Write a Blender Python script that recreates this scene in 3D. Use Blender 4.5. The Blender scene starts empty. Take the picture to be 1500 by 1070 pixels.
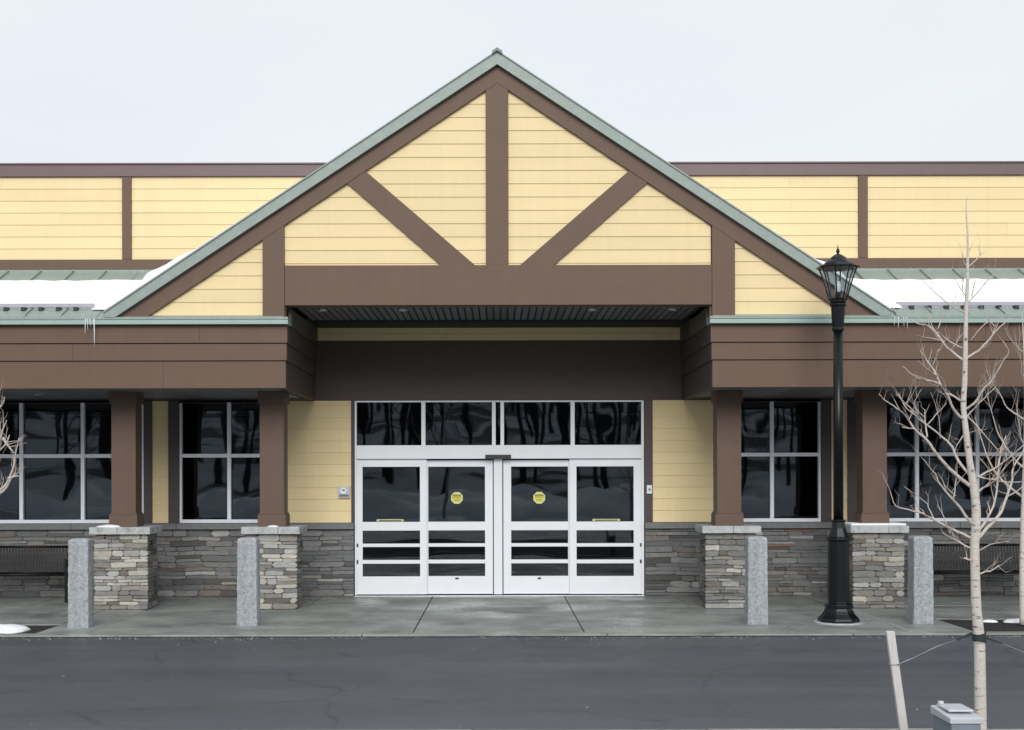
import bpy, bmesh, math, random
from mathutils import Vector, noise as mnoise
random.seed(7)
S = bpy.context.scene
COL = S.collection
R = math.radians

# ------------------------------------------------------------------ camera, sky, sun, exposure
F, H, CX, CY = 1900.0, 1.95, 730.0, 700.0       # focal length in photo pixels, eye height, vanishing point
cam = bpy.data.cameras.new('camera')
cam.sensor_width = 36.0
cam.lens = F / 1500.0 * 36.0
cam.shift_x = (750 - CX) / 1500.0
cam.shift_y = (CY - 535) / 1500.0
cam.clip_start, cam.clip_end = 0.1, 2000
camo = bpy.data.objects.new('camera', cam)
COL.objects.link(camo)
camo.location = (0, 0, H)
camo.rotation_euler = (R(90), 0.0020, 0)
S.camera = camo

SUN_EL, SUN_AZ = R(28), R(180)                  # azimuth: direction the light comes from, clockwise from +Y
W = bpy.data.worlds.new('World'); S.world = W; W.use_nodes = True
nt = W.node_tree; nt.nodes.clear()
sky = nt.nodes.new('ShaderNodeTexSky'); sky.sky_type = 'NISHITA'; sky.sun_disc = False
sky.sun_elevation = SUN_EL; sky.sun_rotation = SUN_AZ; sky.air_density = 1.0; sky.dust_density = 4.0; sky.ozone_density = 1.0
hs = nt.nodes.new('ShaderNodeHueSaturation'); hs.inputs['Saturation'].default_value = 0.35
tc = nt.nodes.new('ShaderNodeTexCoord')
mp = nt.nodes.new('ShaderNodeMapping'); mp.inputs['Scale'].default_value = (1.0, 1.0, 3.5)
nz = nt.nodes.new('ShaderNodeTexNoise'); nz.inputs['Scale'].default_value = 2.2; nz.inputs['Detail'].default_value = 5
nz.inputs['Roughness'].default_value = 0.45
cr = nt.nodes.new('ShaderNodeValToRGB')
cr.color_ramp.elements[0].position = 0.35; cr.color_ramp.elements[0].color = (6.95, 7.4, 7.95, 1)
cr.color_ramp.elements[1].position = 0.68; cr.color_ramp.elements[1].color = (7.55, 7.8, 8.2, 1)
mx = nt.nodes.new('ShaderNodeMix'); mx.data_type = 'RGBA'; mx.inputs[0].default_value = 0.92
bg = nt.nodes.new('ShaderNodeBackground'); bg.inputs['Strength'].default_value = 0.085
wo = nt.nodes.new('ShaderNodeOutputWorld')
L = nt.links.new
L(sky.outputs[0], hs.inputs['Color']); L(tc.outputs['Generated'], mp.inputs[0]); L(mp.outputs[0], nz.inputs['Vector'])
L(nz.outputs['Fac'], cr.inputs[0]); L(hs.outputs[0], mx.inputs[6]); L(cr.outputs[0], mx.inputs[7])
L(mx.outputs[2], bg.inputs[0]); L(bg.outputs[0], wo.inputs[0])

sun = bpy.data.lights.new('sun', 'SUN'); sun.energy = 1.5; sun.angle = R(32); sun.color = (1.0, 0.97, 0.93)
suno = bpy.data.objects.new('sun', sun); COL.objects.link(suno)
d = Vector((math.sin(SUN_AZ) * math.cos(SUN_EL), math.cos(SUN_AZ) * math.cos(SUN_EL), math.sin(SUN_EL)))
suno.rotation_euler = d.to_track_quat('Z', 'Y').to_euler()
suno.location = (0, -10, 30)
S.view_settings.view_transform = 'Standard'; S.view_settings.look = 'None'
S.view_settings.exposure = 0.5; S.view_settings.gamma = 1; S.view_settings.use_curve_mapping = False
S.render.engine = 'CYCLES'
S.cycles.max_bounces = 8; S.cycles.transparent_max_bounces = 12

# ------------------------------------------------------------------ helpers
def X(px, D): return (px - CX) * D / F
def Z(py, D): return H - (py - CY) * D / F
def P(px, py, D): return Vector((X(px, D), D, Z(py, D)))

def mat(name, col, rough=0.6, var=0.12, nscale=6.0, bump=0.0, bscale=30.0, stretch=(1, 1, 1), metal=0.0,
        spec=0.5, obj_var=0.0, col2=None, c2scale=3.0, c2lo=0.5, c2hi=0.65, streak=0.0, rough_var=0.0):
    m = bpy.data.materials.new(name); m.use_nodes = True
    t = m.node_tree; n = t.nodes; l = t.links.new
    b = n['Principled BSDF']
    b.inputs['Roughness'].default_value = rough; b.inputs['Metallic'].default_value = metal
    b.inputs['Specular IOR Level'].default_value = spec
    tcn = n.new('ShaderNodeTexCoord'); mpn = n.new('ShaderNodeMapping'); mpn.inputs['Scale'].default_value = stretch
    l(tcn.outputs['Object'], mpn.inputs[0])
    no = n.new('ShaderNodeTexNoise'); no.inputs['Scale'].default_value = nscale; no.inputs['Detail'].default_value = 8
    no.inputs['Roughness'].default_value = 0.65
    l(mpn.outputs[0], no.inputs['Vector'])
    mr = n.new('ShaderNodeMapRange'); mr.inputs[1].default_value = 0.25; mr.inputs[2].default_value = 0.75
    mr.inputs[3].default_value = 1 - var; mr.inputs[4].default_value = 1 + var
    l(no.outputs['Fac'], mr.inputs[0])
    base = n.new('ShaderNodeRGB'); base.outputs[0].default_value = (*col, 1)
    cur = base.outputs[0]
    if col2:
        n2 = n.new('ShaderNodeTexNoise'); n2.inputs['Scale'].default_value = c2scale; n2.inputs['Detail'].default_value = 6
        n2.inputs['Roughness'].default_value = 0.6
        l(mpn.outputs[0], n2.inputs['Vector'])
        r2 = n.new('ShaderNodeMapRange'); r2.interpolation_type = 'SMOOTHSTEP'
        r2.inputs[1].default_value = c2lo; r2.inputs[2].default_value = c2hi
        l(n2.outputs['Fac'], r2.inputs[0])
        mm = n.new('ShaderNodeMix'); mm.data_type = 'RGBA'; mm.inputs[7].default_value = (*col2, 1)
        l(r2.outputs[0], mm.inputs[0]); l(cur, mm.inputs[6]); cur = mm.outputs[2]
    fac = mr.outputs[0]
    if obj_var:
        oi = n.new('ShaderNodeObjectInfo'); m2 = n.new('ShaderNodeMapRange')
        m2.inputs[3].default_value = 1 - obj_var; m2.inputs[4].default_value = 1 + obj_var
        l(oi.outputs['Random'], m2.inputs[0])
        mu = n.new('ShaderNodeMath'); mu.operation = 'MULTIPLY'; l(fac, mu.inputs[0]); l(m2.outputs[0], mu.inputs[1]); fac = mu.outputs[0]
    if streak:
        ms = n.new('ShaderNodeMapping'); ms.inputs['Scale'].default_value = (7, 7, 0.35); l(tcn.outputs['Object'], ms.inputs[0])
        ns = n.new('ShaderNodeTexNoise'); ns.inputs['Scale'].default_value = 1.5; ns.inputs['Detail'].default_value = 5
        l(ms.outputs[0], ns.inputs['Vector'])
        m3 = n.new('ShaderNodeMapRange'); m3.inputs[1].default_value = 0.3; m3.inputs[2].default_value = 0.7
        m3.inputs[3].default_value = 1 - streak; m3.inputs[4].default_value = 1 + streak * .5
        l(ns.outputs['Fac'], m3.inputs[0])
        mu = n.new('ShaderNodeMath'); mu.operation = 'MULTIPLY'; l(fac, mu.inputs[0]); l(m3.outputs[0], mu.inputs[1]); fac = mu.outputs[0]
    vm = n.new('ShaderNodeVectorMath'); vm.operation = 'SCALE'; l(cur, vm.inputs[0]); l(fac, vm.inputs['Scale'])
    l(vm.outputs[0], b.inputs['Base Color'])
    if rough_var:
        rr = n.new('ShaderNodeMapRange'); rr.inputs[1].default_value = .35; rr.inputs[2].default_value = .65
        rr.inputs[3].default_value = max(.03, rough - rough_var); rr.inputs[4].default_value = min(1, rough + rough_var)
        n4 = n.new('ShaderNodeTexNoise'); n4.inputs['Scale'].default_value = .9; n4.inputs['Detail'].default_value = 6
        l(tcn.outputs['Object'], n4.inputs['Vector']); l(n4.outputs['Fac'], rr.inputs[0]); l(rr.outputs[0], b.inputs['Roughness'])
    if bump:
        nb = n.new('ShaderNodeTexNoise'); nb.inputs['Scale'].default_value = bscale; nb.inputs['Detail'].default_value = 8
        nb.inputs['Roughness'].default_value = 0.7
        l(mpn.outputs[0], nb.inputs['Vector'])
        bp = n.new('ShaderNodeBump'); bp.inputs['Strength'].default_value = bump; bp.inputs['Distance'].default_value = 0.02
        l(nb.outputs['Fac'], bp.inputs['Height']); l(bp.outputs[0], b.inputs['Normal'])
    return m

M = {}
M['brown'] = mat('brown_paint', (.124, .073, .047), .6, .06, 5, .05, 60, streak=.05)
M['brown_warm'] = mat('column_brown_paint', (.112, .068, .047), .6, .05, 5, .05, 60, streak=.06)
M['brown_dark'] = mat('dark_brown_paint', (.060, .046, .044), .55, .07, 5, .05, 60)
M['olive'] = mat('shaded_siding_board', (.12, .108, .075), .6, .08, 5)  # yellow siding darkened to a dim tone, canopy shade put into the colour
M['brown_shaded'] = mat('shaded_brown_paint', (.074, .054, .046), .6, .06, 5, .05, 60)  # trim brown with the shade under the canopy worked into its colour
M['brown_plum'] = mat('weathered_brown_coping', (.135, .088, .092), .45, .07, 4)
M['yellow'] = mat('yellow_siding_paint', (.765, .620, .345), .6, .035, 1.5, .06, 30, stretch=(.35, 1, 3), obj_var=.03, streak=.025)
M['green'] = mat('green_painted_metal', (.250, .310, .282), .45, .08, 9, .05, 12, col2=(.29, .335, .32), c2scale=14)
M['green_light'] = mat('pale_green_gutter', (.30, .41, .37), .4, .06, 9)
M['soffit'] = mat('bronze_soffit', (.165, .175, .19), .5, .10, 9, obj_var=.2)
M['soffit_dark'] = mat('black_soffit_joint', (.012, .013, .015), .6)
M['white'] = mat('white_aluminium', (.755, .79, .83), .38, .03, 4)
M['mullion'] = mat('silver_window_frame', (.78, .81, .86), .35, .04, 6)
M['black'] = mat('black_gasket', (.015, .015, .016), .5)
M['sill'] = mat('grey_limestone_sill', (.165, .170, .175), .75, .2, 14, .25, 40)
M['cap'] = mat('pale_stone_cap', (.42, .44, .44), .8, .22, 16, .35, 40, col2=(.26, .28, .29), c2scale=5)
M['mortar'] = mat('dark_mortar', (.105, .10, .095), .95, .3, 30, .4, 60)
M['granite'] = mat('speckled_granite', (.41, .435, .46), .8, .38, 70, 1.0, 45, col2=(.26, .285, .31), c2scale=22, c2lo=.42, c2hi=.72, streak=.2)
M['snow'] = mat('snow', (.88, .90, .93), .7, .05, 6, .8, 10)
M['ice'] = mat('ice', (.75, .78, .8), .12, .05, 20)
M['asphalt'] = mat('asphalt', (.076, .084, .100), .5, .18, 60, .6, 160, col2=(.088, .094, .106), c2scale=.35, c2lo=.4, c2hi=.65, rough_var=.1)
M['concrete'] = mat('wet_concrete', (.255, .275, .258), .5, .14, 5, .25, 60, col2=(.18, .19, .18), c2scale=1.3, obj_var=.06, rough_var=.28)
M['kerb'] = mat('kerb_concrete', (.30, .30, .28), .8, .2, 12, .4, 50)
M['joint'] = mat('joint_sealant', (.035, .034, .032), .8, .2)
M['mulch'] = mat('dark_mulch', (.022, .020, .020), .95, .6, 40, 1.0, 50)
M['lamp'] = mat('black_lamp_paint', (.004, .006, .008), .28, .15, 15, spec=.3)
M['bench'] = mat('black_bench_metal', (.004, .005, .006), .4, .15, 15, spec=.25)
M['bark'] = mat('pale_bark', (.60, .56, .515), .85, .14, 30, .5, 45, col2=(.20, .17, .15), c2scale=16, c2lo=.60, c2hi=.68, stretch=(.6, .6, 2.6))
M['bark_branch'] = mat('branch_bark', (.52, .47, .43), .85, .25, 30, .4, 60, col2=(.27, .22, .19), c2scale=9, c2lo=.55, c2hi=.66)
M['twig'] = mat('twig_bark', (.47, .385, .34), .85, .15, 20)
M['stake'] = mat('weathered_white_wood', (.58, .56, .54), .8, .10, 8, .3, 40, stretch=(6, 6, .5))
M['strap'] = mat('dark_green_webbing', (.020, .035, .032), .8, .2, 60)
M['wire'] = mat('galvanised_wire', (.33, .33, .34), .4, .1, metal=.4)
M['box_body'] = mat('blue_grey_metal', (.20, .235, .27), .5, .08, 6, streak=.1)
M['box_lid'] = mat('pale_grey_lid', (.50, .53, .56), .45, .08, 6)
M['interior'] = mat('dark_interior', (.025, .028, .032), .8, .2, 1.2)
M['sticker'] = mat('yellow_sticker', (.62, .60, .10), .5, .1)
M['sticker_rim'] = mat('pale_yellow_rim', (.66, .68, .36), .5, .1)
M['ink'] = mat('dark_ink', (.05, .055, .03), .6)
M['intercom'] = mat('grey_plastic', (.50, .52, .56), .4, .05)
M['chrome'] = mat('brushed_metal', (.6, .6, .62), .3, .05, metal=.8)
M['rail_metal'] = mat('snow_rail_metal', (.38, .39, .42), .45, .08, 12)
M['wood_far'] = mat('bare_woodland', (.030, .028, .028), .95, .4, 1.0)
M['hill'] = mat('leaf_litter_hill', (.06, .055, .05), .95, .4, .3, col2=(.62, .63, .66), c2scale=.10, c2lo=.42, c2hi=.5)
M['flatroof'] = mat('roof_membrane', (.3, .3, .3), .9, .1)

def lane_marks(m, sx, lo, dark, crack=True):
    """tyre polish along the lane plus fine cracks, multiplied into a ground material"""
    t = m.node_tree; n = t.nodes; l = t.links.new; b = n['Principled BSDF']
    src = b.inputs['Base Color'].links[0].from_socket
    tcn = n.new('ShaderNodeTexCoord'); mp = n.new('ShaderNodeMapping'); mp.inputs['Scale'].default_value = sx
    l(tcn.outputs['Object'], mp.inputs[0])
    no = n.new('ShaderNodeTexNoise'); no.inputs['Scale'].default_value = 1.0; no.inputs['Detail'].default_value = 9; no.inputs['Roughness'].default_value = .62
    l(mp.outputs[0], no.inputs['Vector'])
    mr = n.new('ShaderNodeMapRange'); mr.inputs[1].default_value = .36; mr.inputs[2].default_value = .64; mr.inputs[3].default_value = lo; mr.inputs[4].default_value = 2 - lo
    l(no.outputs['Fac'], mr.inputs[0]); fac = mr.outputs[0]
    if crack:
        wn = n.new('ShaderNodeTexNoise'); wn.inputs['Scale'].default_value = 1.2; wn.inputs['Detail'].default_value = 6
        l(tcn.outputs['Object'], wn.inputs['Vector'])
        ad = n.new('ShaderNodeVectorMath'); ad.operation = 'MULTIPLY_ADD'; ad.inputs[1].default_value = (1.1, 1.1, 0)
        l(wn.outputs['Color'], ad.inputs[0]); l(tcn.outputs['Object'], ad.inputs[2])
        vo = n.new('ShaderNodeTexVoronoi'); vo.feature = 'DISTANCE_TO_EDGE'; vo.inputs['Scale'].default_value = .33
        l(ad.outputs[0], vo.inputs['Vector'])
        cm = n.new('ShaderNodeMapRange'); cm.inputs[1].default_value = .0; cm.inputs[2].default_value = .0055; cm.inputs[3].default_value = dark; cm.inputs[4].default_value = 1
        l(vo.outputs['Distance'], cm.inputs[0])
        mu = n.new('ShaderNodeMath'); mu.operation = 'MULTIPLY'; l(fac, mu.inputs[0]); l(cm.outputs[0], mu.inputs[1]); fac = mu.outputs[0]
    vm = n.new('ShaderNodeVectorMath'); vm.operation = 'SCALE'; l(src, vm.inputs[0]); l(fac, vm.inputs['Scale']); l(vm.outputs[0], b.inputs['Base Color'])
lane_marks(M['asphalt'], (.10, .9, 1), .82, .6)
lane_marks(M['concrete'], (.8, 1.7, 1), .80, .8, False)
lane_marks(M['kerb'], (1.2, 5, 1), .8, .8, False)

def glass_mat():
    m = bpy.data.materials.new('window_glass'); m.use_nodes = True
    t = m.node_tree; n = t.nodes; l = t.links.new; n.clear()
    o = n.new('ShaderNodeOutputMaterial'); mxs = n.new('ShaderNodeMixShader'); fr = n.new('ShaderNodeFresnel'); fr.inputs['IOR'].default_value = 1.56
    tr = n.new('ShaderNodeBsdfTransparent'); tr.inputs[0].default_value = (.36, .42, .46, 1)
    gl = n.new('ShaderNodeBsdfGlossy'); gl.inputs['Roughness'].default_value = .015; gl.inputs['Color'].default_value = (.82, .92, 1, 1)
    tcn = n.new('ShaderNodeTexCoord'); no = n.new('ShaderNodeTexNoise'); no.inputs['Scale'].default_value = 1.0; no.inputs['Detail'].default_value = 1.0
    bp = n.new('ShaderNodeBump'); bp.inputs['Strength'].default_value = .16; bp.inputs['Distance'].default_value = .03
    l(tcn.outputs['Object'], no.inputs['Vector']); l(no.outputs['Fac'], bp.inputs['Height'])
    l(bp.outputs[0], gl.inputs['Normal']); l(fr.outputs[0], mxs.inputs[0]); l(tr.outputs[0], mxs.inputs[1]); l(gl.outputs[0], mxs.inputs[2])
    l(mxs.outputs[0], o.inputs[0])
    return m
M['glass'] = glass_mat()
def lamp_glass():
    m = bpy.data.materials.new('lantern_glass'); m.use_nodes = True
    t = m.node_tree; n = t.nodes; l = t.links.new; n.clear()
    o = n.new('ShaderNodeOutputMaterial'); mxs = n.new('ShaderNodeMixShader'); mxs.inputs[0].default_value = .12
    tr = n.new('ShaderNodeBsdfTransparent'); tr.inputs[0].default_value = (.88, .9, .92, 1)
    gl = n.new('ShaderNodeBsdfGlossy'); gl.inputs['Roughness'].default_value = .08
    l(tr.outputs[0], mxs.inputs[1]); l(gl.outputs[0], mxs.inputs[2]); l(mxs.outputs[0], o.inputs[0]); return m
M['lglass'] = lamp_glass()

STONES = {}
for nm, c in dict(grey=(.200, .200, .196), slate=(.150, .155, .157), dark=(.090, .089, .088), tan=(.275, .258, .228), cream=(.44, .42, .375),
                  brown=(.165, .147, .128), rust=(.24, .14, .10), pale=(.37, .37, .36), olive=(.33, .32, .15)).items():
    STONES[nm] = mat('stone_' + nm, c, .85, .28, 14, .7, 30, stretch=(1, 1, 2.5), obj_var=.15)

def wloc(o):
    v = Vector((0, 0, 0))
    while o: v = v + o.location; o = o.parent
    return v

def tag(o, label=None, cat=None, group=None, kind=None):
    if label: o['label'] = label
    if cat: o['category'] = cat
    if group: o['group'] = group
    if kind: o['kind'] = kind
    return o

def empty(name, loc, label=None, cat=None, group=None):
    o = bpy.data.objects.new(name, None); COL.objects.link(o); o.location = loc; o.empty_display_size = .2
    return tag(o, label, cat, group)

class MB:
    def __init__(s): s.v = []; s.f = []; s.mi = []; s.mats = []
    def slot(s, m):
        if m not in s.mats: s.mats.append(m)
        return s.mats.index(m)
    def add(s, vs, fs, m=None):
        b = len(s.v); s.v += [tuple(v) for v in vs]; i = s.slot(m) if m else 0
        for f in fs: s.f.append([b + k for k in f]); s.mi.append(i)
        return s
    def box(s, x0, x1, y0, y1, z0, z1, m=None):
        if x0 > x1: x0, x1 = x1, x0
        if y0 > y1: y0, y1 = y1, y0
        if z0 > z1: z0, z1 = z1, z0
        vs = [(x0, y0, z0), (x1, y0, z0), (x1, y1, z0), (x0, y1, z0), (x0, y0, z1), (x1, y0, z1), (x1, y1, z1), (x0, y1, z1)]
        return s.add(vs, [(0, 3, 2, 1), (4, 5, 6, 7), (0, 1, 5, 4), (1, 2, 6, 5), (2, 3, 7, 6), (3, 0, 4, 7)], m)
    def prism(s, poly, y0, y1, m=None):          # poly of (x,z), counter-clockwise seen from the front (-Y)
        a = sum(poly[i][0] * poly[(i + 1) % len(poly)][1] - poly[(i + 1) % len(poly)][0] * poly[i][1] for i in range(len(poly)))
        if a < 0: poly = poly[::-1]
        n = len(poly)
        vs = [(x, y0, z) for x, z in poly] + [(x, y1, z) for x, z in poly]
        fs = [tuple(range(n)), tuple(range(2 * n - 1, n - 1, -1))] + [(i, i + n, (i + 1) % n + n, (i + 1) % n) for i in range(n)]
        return s.add(vs, fs, m)
    def tube(s, pts, rad, n=8, m=None, cap=True):
        pts = [Vector(p) for p in pts]
        up = Vector((0, 0, 1)); rings = []
        b = len(s.v); i_m = s.slot(m) if m else 0
        prev = None
        for i, p in enumerate(pts):
            t = (pts[min(i + 1, len(pts) - 1)] - pts[max(i - 1, 0)])
            t = t.normalized() if t.length > 1e-9 else Vector((0, 0, 1))
            if prev is None:
                a = t.cross(Vector((0.13, 1, 0.07))).normalized()
            else:
                a = (prev - t * prev.dot(t)).normalized()
            prev = a; c = t.cross(a)
            r = rad[i] if isinstance(rad, (list, tuple)) else rad
            for k in range(n):
                an = 2 * math.pi * k / n
                q = p + (a * math.cos(an) + c * math.sin(an)) * r
                s.v.append(tuple(q))
        for i in range(len(pts) - 1):
            for k in range(n):
                s.f.append([b + i * n + k, b + i * n + (k + 1) % n, b + (i + 1) * n + (k + 1) % n, b + (i + 1) * n + k]); s.mi.append(i_m)
        if cap:
            s.f.append([b + k for k in range(n)][::-1]); s.mi.append(i_m)
            e = b + (len(pts) - 1) * n; s.f.append([e + k for k in range(n)]); s.mi.append(i_m)
        return s
    def lathe(s, cx, cy, prof, n=16, m=None, rot=0.0):     # prof of (r, z) from bottom to top
        vs = []; N = len(prof)
        for r, z in prof:
            for k in range(n):
                a = 2 * math.pi * (k + .5) / n + rot
                vs.append((cx + r * math.cos(a), cy + r * math.sin(a), z))
        fs = []
        for i in range(N - 1):
            for k in range(n):
                fs.append((i * n + k, i * n + (k + 1) % n, (i + 1) * n + (k + 1) % n, (i + 1) * n + k))
        fs.append(tuple(range(n))[::-1]); fs.append(tuple((N - 1) * n + k for k in range(n)))
        return s.add(vs, fs, m)
    def build(s, name, m=None, parent=None, smooth=False, bevel=0, at=None):
        me = bpy.data.meshes.new(name)
        off = wloc(parent) if parent else (Vector(at) if at else Vector((0, 0, 0)))
        me.from_pydata([(v[0] - off.x, v[1] - off.y, v[2] - off.z) for v in s.v], [], s.f)
        if s.mats:
            for k in s.mats: me.materials.append(k)
            me.polygons.foreach_set('material_index', s.mi)
        elif m: me.materials.append(m)
        if smooth: me.polygons.foreach_set('use_smooth', [True] * len(me.polygons))
        me.update()
        o = bpy.data.objects.new(name, me); COL.objects.link(o)
        if parent: o.parent = parent
        elif at: o.location = at
        if bevel:
            bv = o.modifiers.new('bevel', 'BEVEL'); bv.width = bevel; bv.segments = 2; bv.limit_method = 'ANGLE'
        return o

def clip(poly, zlo, zhi):                 # convex (x,z) polygon cut to a horizontal strip
    def half(pl, f):
        out = []
        for i in range(len(pl)):
            a, b = pl[i], pl[(i + 1) % len(pl)]; fa, fb = f(a), f(b)
            if fa >= 0: out.append(a)
            if fa * fb < 0:
                t = fa / (fa - fb); out.append((a[0] + (b[0] - a[0]) * t, a[1] + (b[1] - a[1]) * t))
        return out
    pl = half(poly, lambda p: p[1] - zlo)
    return half(pl, lambda p: zhi - p[1]) if pl else pl
def clipx(poly, xlo, xhi):
    return [(a, b) for b, a in clip([(z, x) for x, z in poly], xlo, xhi)]

def siding(parent, poly, D, z_line, step, joints=True):
    """lap siding boards filling a convex (x,z) polygon on the wall plane y=D; one object per board"""
    zmin = min(p[1] for p in poly); zmax = max(p[1] for p in poly)
    k = math.floor((zmin - z_line) / step)
    z = z_line + k * step
    while z < zmax - .01:
        rows = clip(poly, max(z, zmin), min(z + step - .001, zmax))
        if len(rows) >= 3:
            x0 = min(p[0] for p in rows); x1 = max(p[0] for p in rows)
            cuts = [x0]
            if joints:
                c = x0 + random.uniform(1.2, 3.6)
                while c < x1 - .5: cuts.append(c); c += 3.66
            cuts.append(x1)
            for a, b in zip(cuts, cuts[1:]):
                pc = clipx(rows, a, b - .0015) if (len(cuts) > 2) else rows
                if len(pc) < 3: continue
                pz = [q for q in pc]
                n = len(pz)
                ar = sum(pz[i][0] * pz[(i + 1) % n][1] - pz[(i + 1) % n][0] * pz[i][1] for i in range(n))
                if abs(ar) < .004: continue
                if ar < 0: pz = pz[::-1]
                front = [(x, D - .014 + .011 * max(0, min(1, (zz - z) / step)), zz) for x, zz in pz]
                back = [(x, D + .004, zz) for x, zz in pz]
                mb = MB(); mb.add(front + back, [tuple(range(n)), tuple(range(2 * n - 1, n - 1, -1))] + [(i, i + n, (i + 1) % n + n, (i + 1) % n) for i in range(n)])
                mb.build('siding_board', M['yellow'], parent)
        z += step

# ------------------------------------------------------------------ ground
def sheet(name, x0, x1, y0, y1, z, m, kind='structure'):
    o = MB().add([(x0, y0, z), (x1, y0, z), (x1, y1, z), (x0, y1, z)], [(0, 1, 2, 3)]).build(name, m)
    return tag(o, kind=kind)
ground = sheet('ground', -400, 400, -400, 400, -.30, M['hill'])
DK = 16.08                                                     # kerb line
road = MB().box(-60, 60, -22, DK, -.29, -.028).build('road', M['asphalt']); tag(road, kind='structure')
walk = MB().box(-30, 30, DK + .002, 21.7, -.28, -.025).build('sidewalk', M['joint']); tag(walk, kind='structure')

def slab(x0, x1, y0, y1):
    g = .008
    MB().box(x0 + g, x1 - g, y0 + g, y1 - g, -.02, random.uniform(-.001, .003)).build('slab', M['concrete'], walk, bevel=.005)
YJ = 19.62
xs_f = [-22, -13.4, -9.3, -5.85, -5.2, -1.08, 1.08, 5.2, 6.0, 9.3, 13.4, 22]
for a, b in zip(xs_f, xs_f[1:]):
    y0 = 16.30
    if b <= -5.8: y0 = 17.35
    if a >= 5.95: y0 = 17.80
    slab(a, b, y0, YJ)
xs_b = [-22, -13.4, -9.3, -7.2, -5.0, -2.9, -1.08, 1.08, 2.9, 5.0, 7.2, 9.3, 13.4, 22]
for a, b in zip(xs_b, xs_b[1:]): slab(a, b, YJ, 21.6)
# flush kerb strip in lengths
x = -20.0
while x < 20:
    w = 3.05
    kb = MB().box(x + .004, x + w - .004, DK + .004, 16.292, -.02, .004 + random.uniform(0, .003))
    kb.build('kerb_stone', M['cap'] if (x > 5.2 or x + w < -5.2) else M['concrete'], walk, bevel=.006); x += w
for nm, x0, x1, y1 in (('left', -20, -5.87, 17.34), ('right', 6.02, 20, 17.79)):
    vs = []; fs = []; nx, ny = 90, 12
    for j in range(ny + 1):
        for i in range(nx + 1):
            xx = x0 + (x1 - x0) * i / nx; yy = 16.31 + (y1 - 16.31) * j / ny
            vs.append((xx, yy, -.015 + .02 * mnoise.noise(Vector((xx * 3, yy * 3, 1)))))
    for j in range(ny):
        for i in range(nx): a = j * (nx + 1) + i; fs.append((a, a + 1, a + nx + 2, a + nx + 1))
    tag(MB().add(vs, fs).build('planting_bed', M['mulch']), kind='structure')

MB().box(5.189, 5.211, 16.30, YJ, -.02, .004).build('expansion_strip', M['cap'], walk)
# near island with its kerb (bottom of the picture)
isl = MB().box(-20, 20, 3.0, 9.80, -.28, .0).build('near_island', M['mulch']); tag(isl, kind='structure')
x = -20.0
while x < 20:
    MB().box(x + .003, x + 1.797, 9.81, 9.985, -.2, .012 + random.uniform(-.002, .004)).build('kerb_stone', M['kerb'], isl, bevel=.012); x += 1.8

# ------------------------------------------------------------------ things behind the camera, seen in the glass
def lumpy(name, x0, x1, y0, y1, h, seed, m, nx=60, ny=14, base=-.3):
    vs = []; fs = []
    for j in range(ny + 1):
        for i in range(nx + 1):
            u, v = i / nx, j / ny
            xx = x0 + (x1 - x0) * u; yy = y0 + (y1 - y0) * v
            e = math.sin(math.pi * v) ** .6 * min(1, 8 * u * (1 - u) + .0)
            k = .55 + .6 * mnoise.noise(Vector((xx * .22, yy * .3, seed))) + .3 * mnoise.noise(Vector((xx * .9, yy * .9, seed + 5)))
            vs.append((xx, yy, base + max(0, h * e * k)))
    for j in range(ny):
        for i in range(nx): a = j * (nx + 1) + i; fs.append((a, a + 1, a + nx + 2, a + nx + 1))
    return MB().add(vs, fs).build(name, m, smooth=True)
tag(lumpy('snow_bank', -26, 30, -30, -23, 2.2, 3, M['snow']), 'long ploughed snow bank across the far edge of the car park', 'snow', kind='stuff')
tag(lumpy('snow_bank', -60, -20, -48, -36, 3.0, 9, M['snow']), 'snow bank below the wooded slope', 'snow', kind='stuff')
hl = []
nx, ny = 60, 16; vs = []; fs = []
for j in range(ny + 1):
    for i in range(nx + 1):
        xx = -150 + 300 * i / nx; yy = -45 - 110 * j / ny
        vs.append((xx, yy, -.35 + 16 * (j / ny) ** 1.1 + 3 * (j / ny) * mnoise.noise(Vector((xx * .03, yy * .03, 0)))))
for j in range(ny):
    for i in range(nx): a = j * (nx + 1) + i; fs.append((a, a + nx + 1, a + nx + 2, a + 1))
tag(MB().add(vs, fs).build('hillside', M['hill'], smooth=True), kind='structure')
wd = MB()
for i in range(650):
    j = random.random(); xx = random.uniform(-120, 120); yy = -46 - 100 * j
    z0 = -.6 + 16 * ((-45 - yy) / 110) ** 1.1; h = random.uniform(9, 17); lean = random.uniform(-.5, .5)
    wd.tube([(xx, yy, z0), (xx + lean * .5, yy, z0 + h * .5), (xx + lean, yy, z0 + h)], [.22, .15, .03], 4)
    for k in range(5):
        t = random.uniform(.3, .9); a = random.uniform(0, 6.28); l_ = random.uniform(1.5, 3.5)
        wd.tube([(xx + lean * t, yy, z0 + h * t), (xx + lean * t + l_ * math.cos(a), yy + l_ * math.sin(a), z0 + h * t + l_ * .9)], [.07, .02], 3)
tag(wd.build('woodland', M['wood_far']), kind='stuff')

# ------------------------------------------------------------------ the store building
B = empty('store_building', (0, 21.5, 0), 'one storey store with yellow siding, brown timber style gable and stone base', 'building')
def bx(name, px0, px1, py0, py1, D0, D1, m, parent=B, bevel=.004, build=True):
    """box whose FRONT face (at depth D0) covers the photo rectangle"""
    o = MB().box(X(px0, D0), X(px1, D0), D0, D1, Z(py1, D0), Z(py0, D0))
    return o.build(name, m, parent, bevel=bevel)
GC = 729.5
DG = 18.40           # front of the gable trim
DB = 18.46           # gable board plane
def gp(px, py): return (X(px, DG), Z(py, DG))

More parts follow.
